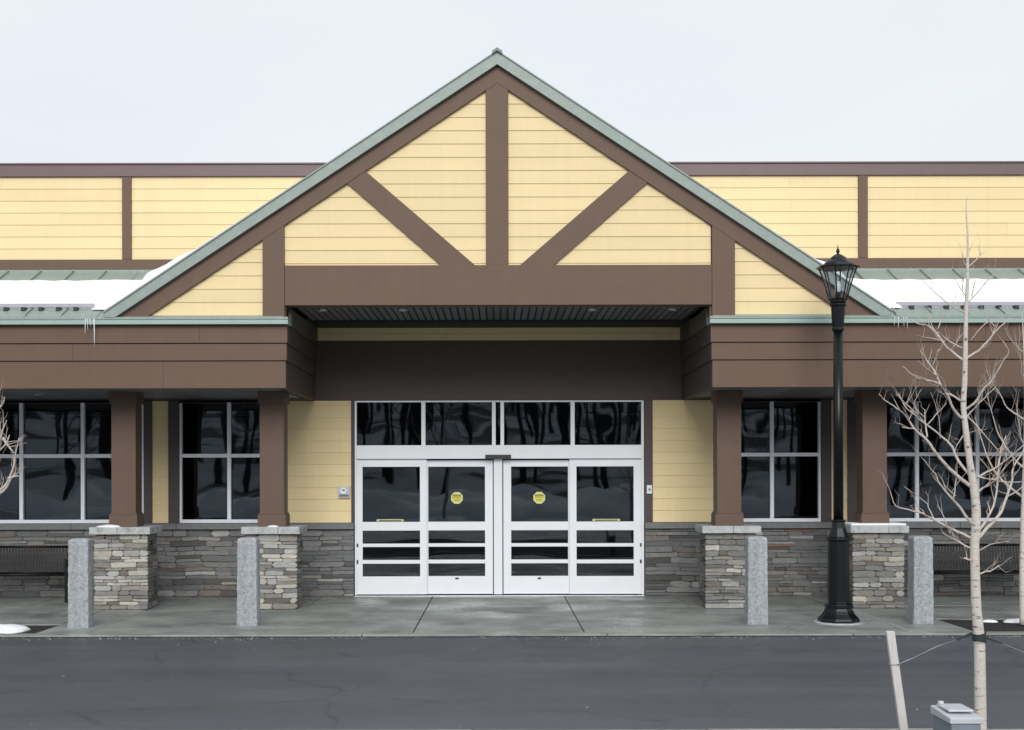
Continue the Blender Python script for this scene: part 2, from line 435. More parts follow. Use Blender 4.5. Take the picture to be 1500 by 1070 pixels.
# gable boards: backing + boards
gw = MB().prism([gp(GC - 545, 460), gp(GC + 545, 460), gp(GC, 101)], DB + .005, DB + .12)
gb = MB().prism([gp(417, 386), gp(1043, 386), gp(GC, 101)], DB + .006, DB + .12)
gable = MB()
gable.prism([gp(185, 466), gp(418, 466), gp(418, 310)], DB + .006, DB + .12)
gable.prism([gp(1041, 466), gp(1274, 466), gp(1041, 310)], DB + .006, DB + .12)
gable.prism([gp(418, 400), gp(1041, 400), gp(1041, 310), gp(GC, 100), gp(418, 310)], DB + .006, DB + .12)
gable = gable.build('gable_wall', M['brown'], B)
zl = Z(365.5, DG); st = 19.5 / (F / DG)
def ry(px): return 121 + .667 * abs(px - GC)          # lower edge of the brown rake
for s in (-1, 1):
    def q(dx, py): return gp(GC + s * dx, py)
    siding(gable, [q(16, 389), q(16, ry(GC + 14)), q(194, 249), q(33, 389)], DB, zl, st)
    siding(gable, [q(81, 389), q(219, 266), q(313, ry(GC + 315) - 1), q(313, 389)], DB, zl, st, joints=False)
    siding(gable, [q(344, 463), q(344, ry(GC + 344) - 2), q(514, 463)], DB, Z(441.6, DG), st, joints=False)
    # brown rake board, green rake cap
    MB().prism([q(0, 95), q(0, 121), q(513, 463), q(557.5, 463)], DG, DB + .02).build('rake_board', M['brown'], gable)
    MB().prism([q(0, 78), q(0, 96.5), q(559, 465), q(573, 465), q(576, 458)], DG - .075, DG + .10).build('rake_trim', M['green'], gable)
    MB().prism([q(0, 76.4), q(0, 78.4), q(574.8, 458.6), q(576, 456.8)], DG - .095, DG + .10).build('drip_edge', M['green'], gable)
    MB().prism([q(36, 389), q(196, 250.2), q(221, 266.8), q(222, 267), q(83, 389)] if False else [q(33, 388.5), q(193, 250.4), q(205, 242), q(222, 255), q(220, 268), q(82.5, 388.5)],
               DG + .012, DB + .02).build('brace', M['brown'], gable)
MB().prism([gp(712.5, 388.5), gp(745.5, 388.5), gp(745.5, 126), gp(GC, 118), gp(712.5, 126)], DG + .006, DB + .02).build('king_post', M['brown'], gable, bevel=.003)
bx('tie_beam', 417.6, 1043.4, 388.5, 447, DG + .003, DG + .26, M['brown'], gable)
for a, b in ((385, 417), (1044, 1077.5)):
    yo = [ry(a), ry(b)]
    MB().prism([gp(a, 463.5), gp(b, 463.5), gp(b, yo[1] - 8), gp(a, yo[0] - 8)], DG + .0055, DG + .20).build('gable_post', M['brown'], gable, bevel=.003)
# ridge cap
rc = MB()
for s in (-1, 1):
    rc.prism([gp(GC, 73.5), gp(GC, 78), gp(GC + s * 7.5, 83), gp(GC + s * 7.5, 78.5)], DG - .12, DG + .1)
rc.build('ridge_cap', M['soffit'], gable)

# gable roof going back
ridge = gp(GC, 77); hl_ = math.tan(math.atan(.66))
roof = MB()
for s in (-1, 1):
    e = gp(GC + s * 577, 458)
    roof.prism([(ridge[0], ridge[1]), (ridge[0], ridge[1] - .10), (e[0], e[1] - .10), (e[0], e[1])], DG - .02, 30.0)
gr = roof.build('gable_roof', M['green'], B)
MB().prism([gp(GC - 560, 460), gp(GC + 560, 460), gp(GC, 90)], 29.8, 29.9).build('gable_back', M['yellow'], gable)
for s in (-1, 1):                                           # standing seams down the gable roof
    y = 18.9
    while y < 29.9:
        e = gp(GC + s * 574, 456)
        MB().prism([(ridge[0], ridge[1] + .03), (ridge[0], ridge[1] - .01), (e[0], e[1] - .01), (e[0], e[1] + .03)], y, y + .02).build('roof_seam', M['green'], gr)
        y += .52

# lower roof (pent roof) left and right
YE, ZE, YT, ZT = 18.36, Z(463, 18.36), 20.56, Z(397, 20.56)
def zr(y): return ZE + (ZT - ZE) * (y - YE) / (YT - YE)
TOPX = {-1: (-14.0, -3.05), 1: (3.05, 14.0)}
DF = 18.40
for s in (-1, 1):
    x0, x1 = TOPX[s]
    pr = MB().add([(x0, YE, ZE - .06), (x1, YE, ZE - .06), (x1, YT, ZT - .06), (x0, YT, ZT - .06), (x0, YE, ZE - .012), (x1, YE, ZE - .012), (x1, YT, ZT - .012), (x0, YT, ZT - .012)],
                  [(0, 3, 2, 1), (4, 5, 6, 7), (0, 1, 5, 4), (1, 2, 6, 5), (2, 3, 7, 6), (3, 0, 4, 7)]).build('pent_roof', M['green'], B)
    # individual metal pans with raised seams. measured seam foot points
    seams = [(100 / 5, 397), ] 
    k = 0; base = (X(61.5, YT) if s < 0 else X(1300, YT)); sp = .516
    n0 = int((x0 - base) / sp) - 1
    xx = base + n0 * sp
    while xx < x1:
        a, b = xx, xx + sp
        if a > x0 and b < x1 and (b < -5.42 or a > 5.42):
            mb = MB().add([(a + .012, YE, ZE - .012), (b - .002, YE, ZE - .012), (b - .002, YT, ZT - .012), (a + .012, YT, ZT - .012),
                           (a + .012, YE, ZE), (b - .002, YE, ZE), (b - .002, YT, ZT), (a + .012, YT, ZT)],
                          [(4, 5, 6, 7), (0, 1, 5, 4), (1, 2, 6, 5), (2, 3, 7, 6), (3, 0, 4, 7)])
            mb.build('roof_pan', M['green'], pr)
            h = .038
            mb = MB().add([(a - .012, YE, ZE), (a + .014, YE, ZE), (a + .014, YT, ZT), (a - .012, YT, ZT),
                           (a - .012, YE + .02, ZE + h), (a + .014, YE + .02, ZE + h), (a + .014, YT, ZT + h), (a - .012, YT, ZT + h)],
                          [(4, 5, 6, 7), (0, 1, 5, 4), (1, 2, 6, 5), (2, 3, 7, 6), (3, 0, 4, 7)])
            mb.build('roof_seam', M['green'], pr)
        xx += sp
    # gutter / drip edge: upper ledge and lower pale lip
    ax, bx_ = (x0, X(421.8, 18.31)) if s < 0 else (X(1041, 18.31), x1)
    MB().box(ax, bx_, 18.335, 18.62, Z(467.2, 18.33), Z(463.6, 18.33)).build('eave_flashing', M['green'], B, bevel=.003)
    MB().box(ax - (0 if s < 0 else .004), bx_ + (.004 if s < 0 else 0), 18.31, 18.60, Z(474.3, 18.31), Z(467.9, 18.31)).build('drip_edge', M['green_light'], B, bevel=.004)
    # fascia boards (three laps) with inner returns
    edge = [421.3, 420.2, 419.0] if s < 0 else [1041.5, 1042.6, 1043.8]
    bands = [(475, 501.8), (503, 527.4), (528.6, 568)]
    for i, (t, b) in enumerate(bands):
        dfi = DF + .018 * i
        xe = X(edge[i], dfi)
        zt, zb = Z(t, DF), Z(b, DF)
        fa = (x0, xe) if s < 0 else (xe, x1)
        c0 = fa[0]
        while c0 < fa[1] - .01:
            c1 = min(c0 + 4.88 - .9 * i, fa[1]) if s < 0 else min(c0 + 3.9 + .7 * i, fa[1])
            MB().box(c0 + .001, c1 - .001, dfi, dfi + .10, zb, zt).build('fascia_board', M['brown'], B, bevel=.003); c0 = c1
        ra = (xe - .10, xe) if s < 0 else (xe, xe + .10)
        MB().box(ra[0], ra[1], dfi + .101, 21.38, zb, zt).build('fascia_board', M['brown_shaded'], B, bevel=.003)
    xe = X(edge[2], DF); back = (x0, xe - .03) if s < 0 else (xe + .03, x1)
    MB().box(back[0], back[1], DF + .06, DF + .16, Z(567, DF), Z(475, DF)).build('fascia_core', M['brown_dark'], B)
    rb = (xe - .09, xe - .03) if s < 0 else (xe + .03, xe + .09)
    MB().box(rb[0], rb[1], DF + .165, 21.37, Z(567, DF), Z(475, DF)).build('fascia_core', M['brown_dark'], B)
    # siding side panel, shade painted into its colour, above the return, inside the canopy, then dark board
    xi = X(423, DF) if s < 0 else X(1039.5, DF)
    side = (xi - .05, xi) if s < 0 else (xi, xi + .05)
    for zi in range(2):
        MB().box(side[0], side[1], DF + .27, 20.27, Z(474, DF) + .003 + zi * .125, Z(474, DF) + (zi + 1) * .125).build('side_board', M['olive'], B)
    MB().box(side[0], side[1], 20.275, 21.38, Z(474, DF) + .003, 4.448).build('side_board', M['brown_dark'], B)

# arcade ceilings (z 3.235) in planks, dark
for s in (-1, 1):
    x0, x1 = (-14, X(419, DF) - .11) if s < 0 else (X(1043.8, DF) + .11, 14)
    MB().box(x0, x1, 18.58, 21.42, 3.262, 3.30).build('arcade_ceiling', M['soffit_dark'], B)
    ac = bpy.data.objects['arcade_ceiling'] if s < 0 else bpy.data.objects['arcade_ceiling.001']
    lo, hi = (-8.6, x1) if s < 0 else (x0, 8.8)
    xx = lo
    while xx < hi - .2:
        MB().box(xx + .006, min(xx + .294, hi), 18.585, 21.05, 3.245, 3.262).build('soffit_plank', M['soffit'], ac); xx += .30
    MB().box(x0, x1, 21.06, 21.40, 3.236, 3.262).build('soffit_border', M['brown_dark'], ac)
    for lx in ((X(64, 20.2), ) if s < 0 else (X(1280, 20.2), )):
        MB().lathe(lx, 20.0, [(.075, 3.235), (.075, 3.246)], 16).build('downlight', M['chrome'], ac)

# canopy ceiling with boards running front to back
SZ = 4.45
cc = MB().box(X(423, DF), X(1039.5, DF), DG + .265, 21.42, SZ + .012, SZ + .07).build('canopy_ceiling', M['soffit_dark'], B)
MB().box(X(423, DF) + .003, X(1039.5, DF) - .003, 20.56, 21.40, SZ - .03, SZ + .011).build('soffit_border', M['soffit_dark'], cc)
x = X(423, DF) + .02
while x < X(1039.5, DF) - .1:
    MB().box(x + .010, x + .088, DG + .28, 20.555, SZ, SZ + .012).build('soffit_plank', M['soffit'], cc); x += .107
for lx in (-2.62, -1.42, 1.41, 2.61):
    dl = MB().lathe(lx, 19.3, [(.078, SZ - .012), (.085, SZ - .001), (.085, SZ + .005)], 20).build('downlight', M['chrome'], cc)
    MB().lathe(lx, 19.3, [(.05, SZ - .018), (.05, SZ - .012)], 16).build('lens', M['white'], dl)

# parapet wall
DP = 20.60
pw = MB().box(-16, 16, DP + .006, DP + .3, 4.56, Z(241, DP)).build('parapet_wall', M['flatroof'], B)
MB().box(-16, 16, DP - .07, DP + .36, Z(241.5, DP), Z(239.2, DP) ).build('coping', M['brown_plum'], pw, bevel=.004)
MB().box(-16, 16, DP - .05, DP + .004, Z(258.6, DP), Z(241.8, DP)).build('trim_board', M['brown_plum'], pw, bevel=.004)
MB().box(-16, 16, DP - .045, DP + .003, Z(395.5, DP), Z(380, DP)).build('trim_board', M['brown'], pw, bevel=.004)
MB().box(-16, 16, DP - .08, DP - .046, Z(399, DP - .08), Z(394.5, DP - .08)).build('flashing', M['green'], pw)
vt = [(-16.0, None)]
posts = [X(180.5, DP), X(1257.5, DP)]
for p_ in (posts[0] - 4.28 * 2, posts[0] - 4.28 * 1, posts[0], posts[1], posts[1] + 4.28):
    MB().box(p_, p_ + .147, DP - .042, DP + .003, Z(379.6, DP), Z(259, DP)).build('trim_board', M['brown'], pw, bevel=.004)
st2 = 17.5 * DP / F; zl2 = Z(363.5, DP)
edges = [-8.9, posts[0], posts[1], 9.9]
def rect(a, b, z0, z1): return [(a, z0), (b, z0), (b, z1), (a, z1)]
siding(pw, rect(posts[0] - 4.28 + .148, posts[0] - .001, Z(379.6, DP), Z(259, DP)), DP, zl2, st2)
siding(pw, rect(posts[0] + .148, -1.9, Z(379.6, DP), Z(259, DP)), DP, zl2, st2)
siding(pw, rect(1.9, posts[1] - .001, Z(379.6, DP), Z(259, DP)), DP, zl2, st2)
siding(pw, rect(posts[1] + .148, posts[1] + 4.279, Z(379.6, DP), Z(259, DP)), DP, zl2, st2)
MB().box(-16, 16, DP + .31, 44, 6.3, 6.4).build('flat_roof', M['flatroof'], B)
for x0, x1, y0, y1 in ((-16, -15.8, DP + .31, 44), (15.8, 16, DP + .31, 44), (-15.79, 15.79, 43.8, 44)):
    MB().box(x0, x1, y0, y1, -.02, 6.29).build('outer_wall', M['yellow'], B)
# interior shell
DW = 21.40
inn = MB()
inn.box(-15.7, 15.7, 21.75, 34, .0, .012); inn.box(-15.7, 15.7, 21.75, 34, 3.6, 3.65); inn.box(-15.7, 15.7, 33.9, 34, .013, 3.59)
inn.build('shop_interior', M['interior'], B)
sh = MB()
for k in range(7):
    xx = -12 + k * 4; sh.box(xx, xx + 1.2, 27, 31, .02, 1.7)
sh.build('shelving', M['interior'], B)

# wall above the doors : brown panel + tan strip
MB().box(-3.02, 3.03, DW - .01, DW + .12, Z(586.8, DW), Z(499.5, DW)).build('transom_panel', M['brown_shaded'], B, bevel=.003)
for (a, b) in ((479, 488.7), (489, 499)):
    MB().box(-3.00, 3.01, DW - .03 + (.006 if b < 490 else 0), DW + .1, Z(b, DW), Z(a - (4 if a == 479 else 0), DW)).build('siding_board', M['yellow'], B)
# upper part of wall over arcade
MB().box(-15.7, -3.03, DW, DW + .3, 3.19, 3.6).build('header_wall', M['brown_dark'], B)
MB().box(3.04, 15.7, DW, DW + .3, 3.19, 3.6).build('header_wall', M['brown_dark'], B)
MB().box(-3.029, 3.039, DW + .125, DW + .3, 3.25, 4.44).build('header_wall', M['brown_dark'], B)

ZS = Z(766, 21.3)          # top of stone ledge
def wall_back(a, b): MB().box(a, b, DW + .012, DW + .3, ZS - .02, 3.235).build('sheathing', M['brown_dark'], B)
def yel(pa, pb):
    a, b = X(pa, DW), X(pb, DW)
    w = MB().box(a, b, DW + .012, DW + .28, ZS, 3.215).build('siding_wall', M['brown_dark'], B)
    siding(w, rect(a, b, ZS + .004, Z(587, DW)), DW, Z(748.3, DW), 17.1 * DW / F, joints=False)
yel(414.5, 514.6); yel(956, 1048); yel(223.5, 247); yel(1217.5, 1240.8)
def trimv(pa, pb): MB().box(X(pa, DW) + .001, X(pb, DW) - .001, DW - .03, DW + .285, ZS + .003, 3.225).build('corner_trim', M['brown_dark'], B, bevel=.003)
for a, b in ((514.6, 519.3), (943.6, 956), (402, 414.5), (1048, 1060.5), (211, 223.5), (247, 262.6), (1202.8, 1217.5), (1240.8, 1254.6)): trimv(a, b)
for a, b in ((-15.7, X(-240, DW)), (X(1700, DW), 15.7)):
    MB().box(a, b, DW, DW + .3, ZS, 3.19).build('siding_wall', M['yellow'], B)

def window(edges_px, name='window'):
    xs = [X(e, DW) for e in edges_px]; zt, zb = Z(585.8, DW), ZS + .003; zm = Z(667, DW) - .0
    fw = .036
    f = MB()
    x0, x1 = xs[0], xs[-1]
    f.box(x0, x0 + fw, DW + .0, DW + .12, zb, zt); f.box(x1 - fw, x1, DW + .0, DW + .12, zb, zt)
    f.box(x0 + fw, x1 - fw, DW, DW + .12, zt - fw, zt); f.box(x0 + fw, x1 - fw, DW, DW + .12, zb, zb + .055)
    fo = f.build(name, M['mullion'], B)
    for xm in xs[1:-1]:
        MB().box(xm - .03, xm + .03, DW - .004, DW + .118, zb + .055, zt - fw).build('mullion', M['mullion'], fo, bevel=.003)
    cols = []
    for i in range(len(xs) - 1):
        a = xs[i] + (fw if i == 0 else .03); b = xs[i + 1] - (fw if i == len(xs) - 2 else .03)
        MB().box(a, b, DW + .004, DW + .11, zm - .03, zm + .03).build('glazing_bar', M['mullion'], fo, bevel=.003)
        for (c, dd) in ((zb + .055, zm - .03), (zm + .03, zt - fw)):
            t1, t2 = random.uniform(-.004, .004), random.uniform(-.004, .004)
            y0 = DW + .06
            MB().add([(a, y0 - t1, c), (b, y0 + t1, c), (b, y0 + t1 + t2, dd), (a, y0 - t1 + t2, dd),
                      (a, y0 - t1 + .006, c), (b, y0 + t1 + .006, c), (b, y0 + t1 + t2 + .006, dd), (a, y0 - t1 + t2 + .006, dd)],
                     [(0, 1, 2, 3), (7, 6, 5, 4), (0, 4, 5, 1), (1, 5, 6, 2), (2, 6, 7, 3), (3, 7, 4, 0)]).build('pane', M['glass'], fo)
window([-239, -149, -59, 31, 121, 210.5]); window([263, 335, 407]) if False else window([263, 335.5, 402])
window([1060.5, 1131, 1202.4]); window([1255, 1343.5, 1432, 1520.5, 1609, 1699])

# entrance : frame, transoms, header, sidelites, sliding doors
DD = 21.36
en = empty('entrance', (0, 0, 0)); en.parent = B; en.location = Vector((0, 21.36, 0)) - wloc(B)
def eb(name, a, b, t, bo, parent, m=M['white'], d0=DD, d1=DD + .12, bevel=.003):
    return MB().box(X(a, DD) + .0005, X(b, DD) - .0005, d0, d1, Z(bo, DD) + .0005, Z(t, DD) - .0005).build(name, m, parent, bevel=bevel)
eb('jamb', 519.6, 522.5, 587, 871.5, en); eb('jamb', 939.5, 943.3, 587, 871.5, en)
eb('head', 522.5, 939.5, 587, 589.3, en); eb('header', 522.5, 939.5, 652.4, 672.3, en, d0=DD - .05)
for a, b in ((617.3, 623.3), (720.8, 726.3), (733.2, 738.5), (836, 842)): eb('mullion', a, b, 589.3, 652.4, en)
for a, b in ((522.5, 617.3), (623.3, 720.8), (726.3, 733.2), (738.5, 836), (842, 939.5)):
    eb('pane', a, b, 589.3, 652.4, en, M['glass'], DD + .05, DD + .056, 0)
eb('centre_post', 723.2, 735.8, 672.6, 871, en, d0=DD + .01)
eb('seal', 721.9, 723.2, 673, 870.6, en, M['black'], DD + .05, DD + .11, 0); eb('seal', 735.8, 737.2, 673, 870.6, en, M['black'], DD + .05, DD + .11, 0)
eb('seal', 625.2, 722, 672.4, 674.2, en, M['black'], DD + .06, DD + .11, 0); eb('seal', 737, 834.2, 672.4, 674.2, en, M['black'], DD + .06, DD + .11, 0)
eb('motion_sensor', 711, 748.5, 666.5, 672.2, en, M['black'], DD - .10, DD - .051)
def leaf(name, x0, x1, g0, g1, top, d0, label=None, rails_l=None):
    """one door leaf: stiles, rails, bars and panes; glass between g0 and g1"""
    d1 = d0 + .045
    lf = MB()
    def q(a, b, t, bo): lf.box(X(a, DD), X(b, DD), d0, d1, Z(bo, DD), Z(t, DD))
    q(x0, g0, top, 870.6); q(g1, x1, top, 870.6)
    q(g0, g1, top, 683.7); q(g0, g1, 764.6, 777.2); q(g0, g1, 844.4, 870.6)
    o = lf.build(name, M['white'], en)
    if label: o['label'] = label
    for t, b in ((796.3, 801.2), (820.2, 825.8)):
        eb('push_bar', g0 + .02, g1 - .02, t, b, o, M['white'], d0 - .02, d1)
        eb('bar_end', x0 - .3, x0 + 2.2, t, b, o, M['black'], d0 - .012, d0 - .001, 0) if x0 < GC else eb('bar_end', x1 - 2.2, x1 + .3, t, b, o, M['black'], d0 - .012, d0 - .001, 0)
    for t, b in ((683.7, 764.6), (777.2, 796.3), (801.2, 820.2), (825.8, 844.4)):
        eb('pane', g0 + .02, g1 - .02, t + .02, b - .02, o, M['glass'], d0 + .02, d0 + .026, 0)
        gk = MB(); a, c, z0, z1 = X(g0, DD), X(g1, DD), Z(b, DD), Z(t, DD); w = .009
        gk.box(a, a + w, d0 + .004, d0 + .018, z0, z1); gk.box(c - w, c, d0 + .004, d0 + .018, z0, z1)
        gk.box(a + w, c - w, d0 + .004, d0 + .018, z1 - w, z1); gk.box(a + w, c - w, d0 + .004, d0 + .018, z0, z0 + w)
        gk.build('gasket', M['black'], o)
    return o
sl = leaf('sidelight', 522.6, 625.2, 531, 615.2, 672.6, DD + .0)
sr = leaf('sidelight', 834.2, 939.4, 844.3, 928.2, 672.6, DD + .0)
dl_ = leaf('sliding_door', 616, 721.8, 627, 710.4, 674.5, DD + .055)
dr_ = leaf('sliding_door', 737.3, 842, 748.6, 832.3, 674.5, DD + .055)
for o, cx in ((dl_, 669), (dr_, 790)):
    y = DD + .055
    def octa(r, y0, y1, m, nm, cx=cx):
        cxx, cz = X(cx, DD), Z(729.7, DD)
        MB().prism([(cxx + r * math.cos(R(22.5 + 45 * k)), cz + r * math.sin(R(22.5 + 45 * k))) for k in range(8)], y0, y1).build(nm, m, o)
    octa(.104, y + .015, y + .0185, M['sticker_rim'], 'decal')
    octa(.088, y + .012, y + .0148, M['sticker'], 'decal_face')
    ink = MB(); cxx, cz = X(cx, DD), Z(729.7, DD)
    # the decal's print is too small to read: rows of short strokes
    for row, (zz, hw, hh) in enumerate(((.042, .070, .013), (.012, .062, .007), (-.034, .045, .007))):
        xx = -hw
        while xx < hw:
            w = random.uniform(.008, .016); ink.box(cxx + xx, cxx + min(xx + w, hw), y + .0105, y + .0118, cz + zz - hh, cz + zz + hh); xx += w + .006
    ink.build('decal_print', M['ink'], o)
    eb('lock', cx - 2.6, cx + 2.6, 846.6, 849.2, o, M['black'], y - .006, y - .001, 0)
for o, a, b in ((sl, 551.5, 591), (sr, 868, 908)):
    y = DD
    eb('decal', a, b, 760.8, 764.4, o, M['sticker_rim'], y + .012, y + .0185, 0)
    eb('decal_print', a + 3, b - 3, 761.8, 763.4, o, M['ink'], y + .0105, y + .0118, 0)
MB().box(X(519.6, DD), X(943.3, DD), DD - .06, DD + .2, .001, .012).build('threshold', M['chrome'], en, bevel=.003)

# stone base wall and ledge
segs = [(-15.6, X(519.3, DW)), (X(943.6, DW), 15.6)]
stone_list = []          # (priority, parent, verts, faces, material)
def stone(cx, cz, w, h, face, plane, prot, parent, pal, prio):
    """irregular ledge stone; face 'y' looks to -Y, 'x+'/'x-' looks sideways. cx = coordinate along the wall"""
    c = min(h, w) * random.uniform(.10, .42)
    x0, x1, z0, z1 = -w / 2, w / 2, -h / 2, h / 2
    j = lambda s=1.0: random.uniform(-.008, .008) * s
    tl = random.uniform(-.008, .008)
    pts = [(x0 + c + j(), z0), (0 + j(3), z0 + j(.8)), (x1 - c + j(), z0), (x1, z0 + c), (x1 + j(.4), z1 - c), (x1 - c + j(), z1 + tl * .3), (0 + j(3), z1 + j(.8)), (x0 + c + j(), z1), (x0, z1 - c), (x0 + j(.4), z0 + c)]
    n = len(pts); ring = []
    tilt = random.uniform(-.010, .010); tilt2 = random.uniform(-.012, .012)
    for (k, depth, sc) in ((0, .0, 1.0), (1, prot * .7, 1.0), (2, prot, .86 if h > .06 else .8)):
        for (a, b) in pts:
            ins = (1 - sc)
            aa = a - math.copysign(min(abs(a), .10 * h + .004), a) * (1 if k == 2 else 0) if True else a * sc
            bb = b * sc + .016 * mnoise.noise(Vector(((cx + a) * 2.3, (cz + b) * 1.4, plane))) * (1 if .12 < cz < 1.0 else .15)
            dd = depth + (tilt * a / w * 2 + tilt2 * b / h if k == 2 else 0)
            if face == 'y': ring.append((cx + aa, plane - dd, cz + bb))
            elif face == 'x+': ring.append((plane + dd, cx + aa, cz + bb))
            else: ring.append((plane - dd, cx - aa, cz + bb))
    fs = []
    for k in range(2):
        for i in range(n): fs.append((k * n + i, k * n + (i + 1) % n, (k + 1) * n + (i + 1) % n, (k + 1) * n + i))
    fs.append(tuple(2 * n + i for i in range(n)))
    tot = sum(w_ for _, w_ in pal); r = random.random() * tot
    for nm, w_ in pal:
        r -= w_
        if r <= 0: break
    stone_list.append((prio * w * h, parent, ring, fs, STONES[nm]))

def coursed(a, b, z0, z1, face, plane, parent, pal, prio, hmin=.05, hmax=.115, smin=.14, smax=.46):
    z = z0
    g = .004
    while z < z1 - .02:
        h = random.uniform(hmin, hmax)
        if z1 - (z + h) < .045: h = z1 - z
        x = a
        while x < b - .01:
            w = random.uniform(smin, smax) * (0.8 + .5 * h / hmax)
            if b - (x + w) < .10: w = b - x
            if h > .085 and random.random() < .38 and w > .15:      # split tall ones into two thin
                t = random.uniform(.42, .58) * h
                stone(x + w / 2, z + t / 2, w - g, t - g, face, plane, random.uniform(.014, .032), parent, pal, prio)
                stone(x + w / 2, z + t + (h - t) / 2, w - g, h - t - g, face, plane, random.uniform(.014, .032), parent, pal, prio)
            else:
                stone(x + w / 2, z + h / 2, w - g, h - g, face, plane, random.uniform(.014, .036), parent, pal, prio)
            x += w
        z += h
PAL_WALL = [('grey', 5), ('slate', 4), ('dark', 1.2), ('brown', 1.0), ('tan', .3), ('pale', .3), ('rust', .1)]
PAL_P1 = [('tan', 4), ('cream', 2.6), ('pale', 2), ('brown', 1.5), ('grey', 1.6)]
PAL_P2 = [('cream', 3), ('pale', 2.6), ('grey', 2.6), ('tan', 2), ('brown', .9)]
PAL_P3 = [('tan', 2.6), ('grey', 3.2), ('pale', 2.6), ('brown', 1.2), ('cream', .5)]
zs = ZS - .10
vis = [(X(0, 21.3) - .9, X(519.3, DW) - .004), (X(943.6, DW) + .004, X(1500, 21.3) + .9)]
for (a, b), (va, vb) in zip(segs, vis):
    w = MB().box(a, b, 21.325, DW + .28, -.02, ZS - .012).build('stone_wall', M['mortar'], B)
    coursed(va, vb, .005, zs - .004, 'y', 21.33, w, PAL_WALL, .95, .05, .115, .16, .52)
    # ledge in lengths
    x = a
    while x < b - .01:
        e = min(x + 1.72, b)
        MB().box(x + .003, e - .003, 21.24, 21.39, zs, ZS).build('ledge_stone', M['sill'], w, bevel=.006); x += 1.72

# piers and columns
def pier(cx, hw, ccx, pal, s):
    yf, yb = 19.22, 19.84
    co = MB().box(cx - hw + .03, cx + hw - .03, yf + .03, yb, -.01, 1.118).build('stone_pier', M['mortar'], B)
    coursed(cx - hw, cx + hw, .005, 1.112, 'y', yf + .035, co, pal, 2.2, .038, .092, .10, .32)
    inner = 'x+' if s < 0 else 'x-'
    px = cx + hw - .035 if s < 0 else cx - hw + .035
    if s < 0: coursed(yf + .05, yb, .005, 1.112, 'x+', px, co, [('grey', 3), ('brown', 2), ('dark', 1), ('tan', 1)], .5, .05, .115, .13, .34)
    else: coursed(yf + .05, yb, .005, 1.112, 'x-', px, co, [('grey', 3), ('brown', 2), ('dark', 1), ('tan', 1)], .5, .05, .115, .13, .34)
    px = cx - hw + .035 if s < 0 else cx + hw - .035
    coursed(yf + .05, yb, .005, 1.112, 'x-' if s < 0 else 'x+', px, co, [('grey', 3), ('brown', 2), ('dark', 1)], .1, .07, .12, .2, .4)
    # cap in two pieces
    m_ = cx + random.uniform(-.05, .15)
    for a, b in ((cx - hw - .05, m_ - .002), (m_ + .002, cx + hw + .05)):
        MB().box(a, b, yf - .06, yb + .04, 1.120, 1.228).build('cap_stone', M['cap'], co, bevel=.010)
    w2 = .182
    cl = MB().box(ccx - w2, ccx + w2, 19.36, 19.70, 1.42, 3.08).build('column', M['brown_warm'], B, bevel=.005)
    MB().box(ccx - w2 - .028, ccx + w2 + .028, 19.332, 19.728, 1.2285, 1.405).build('column_base', M['brown_warm'], cl, bevel=.005)
    MB().box(ccx - w2 - .016, ccx + w2 + .016, 19.344, 19.716, 1.4055, 1.43).build('base_moulding', M['brown_warm'], cl, bevel=.004)
    MB().box(ccx - w2 - .024, ccx + w2 + .024, 19.336, 19.724, 3.07, 3.243).build('capital', M['brown_warm'], cl, bevel=.005)
PI = [(-5.60, .40, -5.595, PAL_P1, -1), (-3.37, .385, -3.38, PAL_P2, -1), (3.45, .385, 3.445, PAL_P3, 1), (5.635, .385, 5.62, PAL_P3, 1)]
for a in PI: pier(*a)
stone_list.sort(key=lambda t: -t[0])
for pr_, par, vs, fs, m in stone_list[:296]:
    MB().add(vs, fs, m).build('stone', None, par)
rest = {}
for pr_, par, vs, fs, m in stone_list[296:]:
    rest.setdefault(par.name, (par, MB()))[1].add(vs, fs, m)
for par, mb in rest.values():
    o = mb.build('stonework', None, par); o['kind'] = 'stuff'

# ------------------------------------------------------------------ snow on the roofs, snow rails, icicles
def roof_snow(xa, xb, seed, slant):
    nx, ny = 260, 22; vs = []; fs = []
    for j in range(ny + 1):
        for i in range(nx + 1):
            u, v = i / nx, j / ny
            xx = xa + (xb - xa) * u
            ytop = 19.93 + .045 * mnoise.noise(Vector((xx * 1.7, 3, seed))) + .03 * mnoise.noise(Vector((xx * 6, 1, seed)))
            ybot = 18.69 + .02 * mnoise.noise(Vector((xx * 4, 8, seed)))
            yy = ybot + (ytop - ybot) * v
            e = min(1, v * 9) ** .5 * min(1, (1 - v) * 7) ** .6 * min(1, u * (xb - xa) * 5 + .0) ** .5 * min(1, (1 - u) * (xb - xa) * 5) ** .5
            th = .105 * e * (1 + .25 * mnoise.noise(Vector((xx * .9, yy * 1.2, seed + 3)))) + .012 * mnoise.noise(Vector((xx * 5, yy * 5, seed))) * e
            vs.append((xx, yy, zr(yy) - .01 + th))
    for j in range(ny):
        for i in range(nx): a = j * (nx + 1) + i; fs.append((a, a + 1, a + nx + 2, a + nx + 1))
    return MB().add(vs, fs).build('roof_snow', M['snow'], smooth=True)
tag(roof_snow(-10.5, -4.4, 1.3, 1), 'thick white snow blanket on the low green roof left of the gable', 'snow', kind='stuff')
tag(roof_snow(4.4, 10.5, 7.7, -1), 'thick white snow blanket on the low green roof right of the gable', 'snow', kind='stuff')
